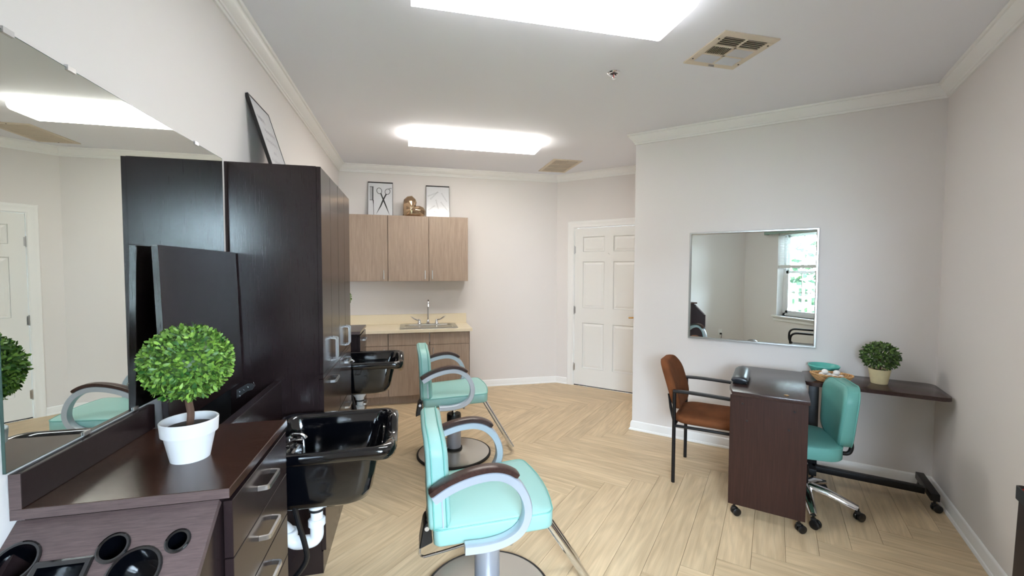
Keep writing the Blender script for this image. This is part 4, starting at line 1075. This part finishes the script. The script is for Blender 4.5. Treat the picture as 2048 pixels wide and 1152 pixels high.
def basket():
    t = thing('wicker_basket', 'oval wicker basket holding white balls on the narrow table', 'basket', T(1.462, .325, .7275), RZ)
    a, b_ = .118, .082
    f = lambda k, z: (1-.36*(1-z/.052)**1.3)
    n = 36
    obj('base', lathe([(.072, .001), (.074, .003), (.072, .006), (.01, .007)], 28, sx=1.0, sy=.70), 'wicker', t)
    st = bmesh.new()
    for k in range(n):
        th = 2*math.pi*k/n; tube([((a-.002)*f(k, z)*math.cos(th), (b_-.002)*f(k, z)*math.sin(th), z) for z in (.004, .018, .034, .05)], .0018, 5, st)
    obj('stakes', st, 'wicker', t)
    for j in range(8):
        z = .007+j*.0056; pts = []
        for k in range(n*2):
            th = math.pi*k/n; w = .0022*(1 if (k//1+j) % 4 < 2 else -1)
            pts.append(((a*f(0, z)+w)*math.cos(th), (b_*f(0, z)+w)*math.sin(th), z))
        obj('strand', tube(pts, .0026, 5, closed=True), 'wicker', t)
    rim = bmesh.new()
    for ph in (0, math.pi):
        tube([((a+.0035*math.cos(14*th+ph))*math.cos(th), (b_+.0035*math.cos(14*th+ph))*math.sin(th), .054+.0035*math.sin(14*th+ph)) for th in [2*math.pi*k/112 for k in range(112)]], .0038, 6, rim, closed=True)
    obj('rim', rim, 'wicker', t)
    rnd = random.Random(5)
    spots = [(-.055, .0, .030, 'leftmost'), (-.048, .035, .032, 'leftmost of the rear'), (-.02, -.035, .031, 'front left'), (-.012, .028, .033, 'rear middle'), (.022, -.02, .031, 'front middle'), (.022, .03, .032, 'rear right'), (.055, -.004, .031, 'rightmost'), (-.035, .012, .058, 'topmost left'), (.03, .008, .059, 'topmost right')]
    base = T(1.462, .325, .7275)
    for x, y, z, w in spots:
        o = obj('cotton_ball', sphere(.019, (0, 0, 0), .9, 14, sx=1.12), 'egg')
        o.location = base+U*x+(-NV)*y+Vector((0, 0, z+.008)); o.rotation_euler = (0, 0, rnd.uniform(0, 3)); tag(o, 'white ball in the wicker basket, %s one' % w, 'ball', 'white balls in the basket')
basket()
def task_chair():
    t = thing('task_chair', 'dull teal rolling task chair behind the manicure table', 'chair', T(1.30, .712, 0), RZ)
    # local x = +u, y = -v ; the chair faces -u, turned a little to the camera
    ph = R_(12); rz = Matrix.Rotation(ph, 3, 'Z')
    q = lambda x, y, z: tuple(rz @ Vector((x, y, z)))
    for k in range(5):
        th = math.atan2(-.281, .04)+R_(72)*k   # towards the caster seen at the table's corner
        d = Vector((math.cos(th), math.sin(th), 0)); p = [d*.03+Vector((0, 0, .135)), d*.12+Vector((0, 0, .125)), d*.24+Vector((0, 0, .088)), d*.275+Vector((0, 0, .078))]
        lg = obj('base_leg', sweep(p, [(-.026, -.012), (.026, -.012), (.024, .006), (.012, .015), (-.012, .015), (-.024, .006)], up=(0, 0, 1), scale=[1.15, 1.1, .9, .75]), 'chrome', t, ang=50)
        c = d*.275
        caster(t, c.x, c.y, th+.9, .026, .075)
    obj('hub', lathe([(.036, .10), (.042, .105), (.042, .145), (.03, .15)], 20), 'chrome', t)
    obj('gas_lift', lathe([(.026, .145), (.026, .26), (.016, .262), (.016, .36)], 18), 'black_metal', t)
    obj('mechanism', B(-.09, .10, -.06, .06, .345, .372, .008), 'black_metal', t)
    s = obj('seat', cushion(.205, .215, .372, .455, .10, .018, .008, -.045, 0, q), 'teal2', t, ang=60)
    obj('piping', tube([q(-.045+a, b_, .449) for a, b_ in rrect(.2045, .2145, .10, 8)], .0028, 6, closed=True), 'piping', s)
    jb = tube(fillet([q(.03, 0, .362), q(.235, 0, .362), q(.25, 0, .40), q(.232, 0, .52), q(.22, 0, .62)], .035, 6), .0125, 12)
    obj('back_post', jb, 'black_metal', t)
    def layer(xx, ins, bow=.03):
        o = []
        for yy, zz in rrect(.185-ins, .188-ins, .10-ins*.4, 8): o.append(q(xx+bow*(yy/.19)**2*-1+.06*zz, yy*(1+.12*zz/.2), zz+.622))
        return o
    rings = [layer(.235, .05), layer(.236, .012), layer(.228, 0), layer(.172, 0), layer(.160, .008), layer(.153, .03), layer(.150, .07), layer(.149, .12)]
    bk = obj('backrest', loft(rings), 'teal2', t, ang=60)
    for xx in (.170, .230): obj('piping', tube(layer(xx, -.0006), .0028, 6, closed=True), 'piping', bk)
    for yy, zz in ((.06, .06), (-.06, .06), (.06, -.04), (-.06, -.04)):
        p = Vector(q(.152-.03*(yy/.19)**2+.06*zz, yy, zz+.622)); obj('tuft_button', sphere(.007, p+Vector((.004, 0, 0)), n=10), 'piping', bk)
task_chair()
def bin_():
    t = thing('waste_bin', 'dark brown bin with a black rim at the lower right edge', 'bin', T(1.972, 1.80, 0), RZ)
    rr = lambda hx, hy, z: [(x, y, z) for x, y in rrect(hx-.045, hy+.01, .012, 4)]
    obj('body', loft([rr(.125, .145, .0), rr(.116, .13, .655), rr(.116, .13, .66), rr(.110, .124, .66), rr(.118, .138, .01)]), 'binbrown', t)
    obj('rim', loft([rr(.119, .133, .65), rr(.122, .138, .65), rr(.122, .138, .698), rr(.118, .134, .70), rr(.112, .128, .692), rr(.108, .124, .655)], cap=False), 'blackp', t)
    obj('liner', loft([rr(.1115, .1275, .689), rr(.1125, .1285, .6925), rr(.106, .122, .675), rr(.10, .117, .60)], cap=False), 'red', t, label='red liner edge')
bin_()
def loop_chair():
    # seen only in the square mirror: black tubular chair by the window
    t = thing('tubular_chair', 'black tubular armchair below the window, seen in the square mirror', 'chair', T(1.56, 3.22, 0), RZ)
    for s in (-1, 1):
        y = s*.25
        p = fillet([(.24, y, .44), (.24, y, .645), (-.25, y, .655), (-.25, y, .44), (.10, y, .43)], .09, 7); obj('arm_loop', tube(p, .0135, 10), 'black_metal', t)
        p = fillet([(.22, y*.9, .43), (.24, y*.9, 0.012)], .01); obj('leg', tube(p, .0125, 10), 'black_metal', t)
        p = fillet([(-.21, y*.9, .43), (-.23, y*.9, 0.012)], .01); obj('leg', tube(p, .0125, 10), 'black_metal', t)
    obj('seat', cushion(.22, .22, .42, .465, .05, .018, .006), 'cushion', t, ang=60)
    rings = [[(xx+.2*(zz), yy, zz+.68) for yy, zz in rrect(.21-i, .13-i, .06, 5)] for xx, i in ((.20, .02), (.205, .0), (.235, 0), (.245, .02))]
    obj('backrest', loft(rings), 'cushion', t)
loop_chair()
def outlet():
    t = thing('wall_outlet', 'white wall outlet with a black plug, seen in the square mirror', 'outlet', (XL, .307, .42))
    obj('plate', B(0.0005, .006, -.035, .035, -.057, .057, .002, 1), 'trim', t)
    b = B(.006, .03, -.016, .016, -.04, -.01, .004); tube(spline([(.028, 0, -.028), (.04, 0, -.05), (.03, .01, -.14), (.02, .02, -.30)], 4), .004, 6, b); obj('plug', b, 'blackp', t)
outlet()

# ------------------------------------------------------------------ outside the window (seen in the mirror)
dk = tag(obj('balcony_deck', B(-3, 4.5, -2.0, -.40, -.12, -.03), 'deck', None, False), 'pale balcony deck outside the window', 'deck')
rl = thing('balcony_railing', 'white balcony railing outside the window', 'railing', (0.6, -1.75, -.03))
obj('top_rail', B(-3, 3.5, -.045, .045, 1.20, 1.25), 'vinyl', rl, False); obj('bottom_rail', B(-3, 3.5, -.025, .025, .09, .14), 'vinyl', rl, False)
fb = None
for k in range(46):
    x = -2.95+k*.14
    if fb is None: fb = obj('baluster', B(-.02, .02, -.02, .02, .14, 1.20), 'vinyl', rl, False); fb.location = (x, 0, 0)
    else: copy_part(fb, rl, (x, 0, 0))
for k in range(4):
    obj('post', B(-3+k*2.1, -2.9+k*2.1, -.05, .05, 0, 1.28), 'vinyl', rl, False)
tag(obj('lawn', B(-20, 20, -26, -2.2, -3.2, -3.1), mat('grass', (110, 140, 80), .9, var=.3, vscale=2), None, False), 'green lawn below the balcony', 'lawn')['kind'] = 'structure'
def tree(x, y, h, r, seed, label):
    t = thing('tree', label, 'tree', (x, y, -3.1), 0, 'trees beyond the balcony')
    obj('trunk', tube([(0, 0, 0), (.1, 0, h*.3), (0, .1, h*.7)], .16, 8, scale=[1.2, 1, .6]), 'bark', t)
    rnd = random.Random(seed); b = bmesh.new()
    for k in range(10):
        c = (rnd.uniform(-.6, .6)*r, rnd.uniform(-.6, .6)*r, h*.5+rnd.uniform(-.9, .9)*r*1.5); join(b, leaf_ball(c, r*.62, 420, .34, .2, .9, seed*10+k, .5))
    f = obj('crown', b, 'tree', t); f['kind'] = 'stuff'
tree(-5.0, -13.0, 8.5, 1.9, 2, 'bushy green tree left beyond the balcony railing')
tree(0.9, -13.5, 9.5, 2.2, 3, 'tall green tree in the middle beyond the balcony railing')
tree(6.6, -13.0, 8.0, 1.9, 4, 'bushy green tree right beyond the balcony railing')

def hedge():
    rnd = random.Random(31); V = []; Fc = []
    for i in range(7000):
        p = Vector((rnd.uniform(-9, 11), rnd.uniform(-7.4, -6.2), -3.1+rnd.random()**.8*(4.9+.7*math.sin(i*.37))))
        a = Vector((rnd.gauss(0, 1), rnd.gauss(0, 1), rnd.gauss(0, 1))).normalized(); b_ = a.orthogonal().normalized(); l = rnd.uniform(.12, .22); o = len(V)
        V += [p-a*l, p+b_*l*.5, p+a*l, p-b_*l*.5]; Fc.append((o, o+1, o+2, o+3))
    o = tag(obj('hedge', raw(V, Fc), 'tree', None, False), 'tall leafy green hedge behind the balcony railing', 'hedge'); o['kind'] = 'stuff'
hedge()
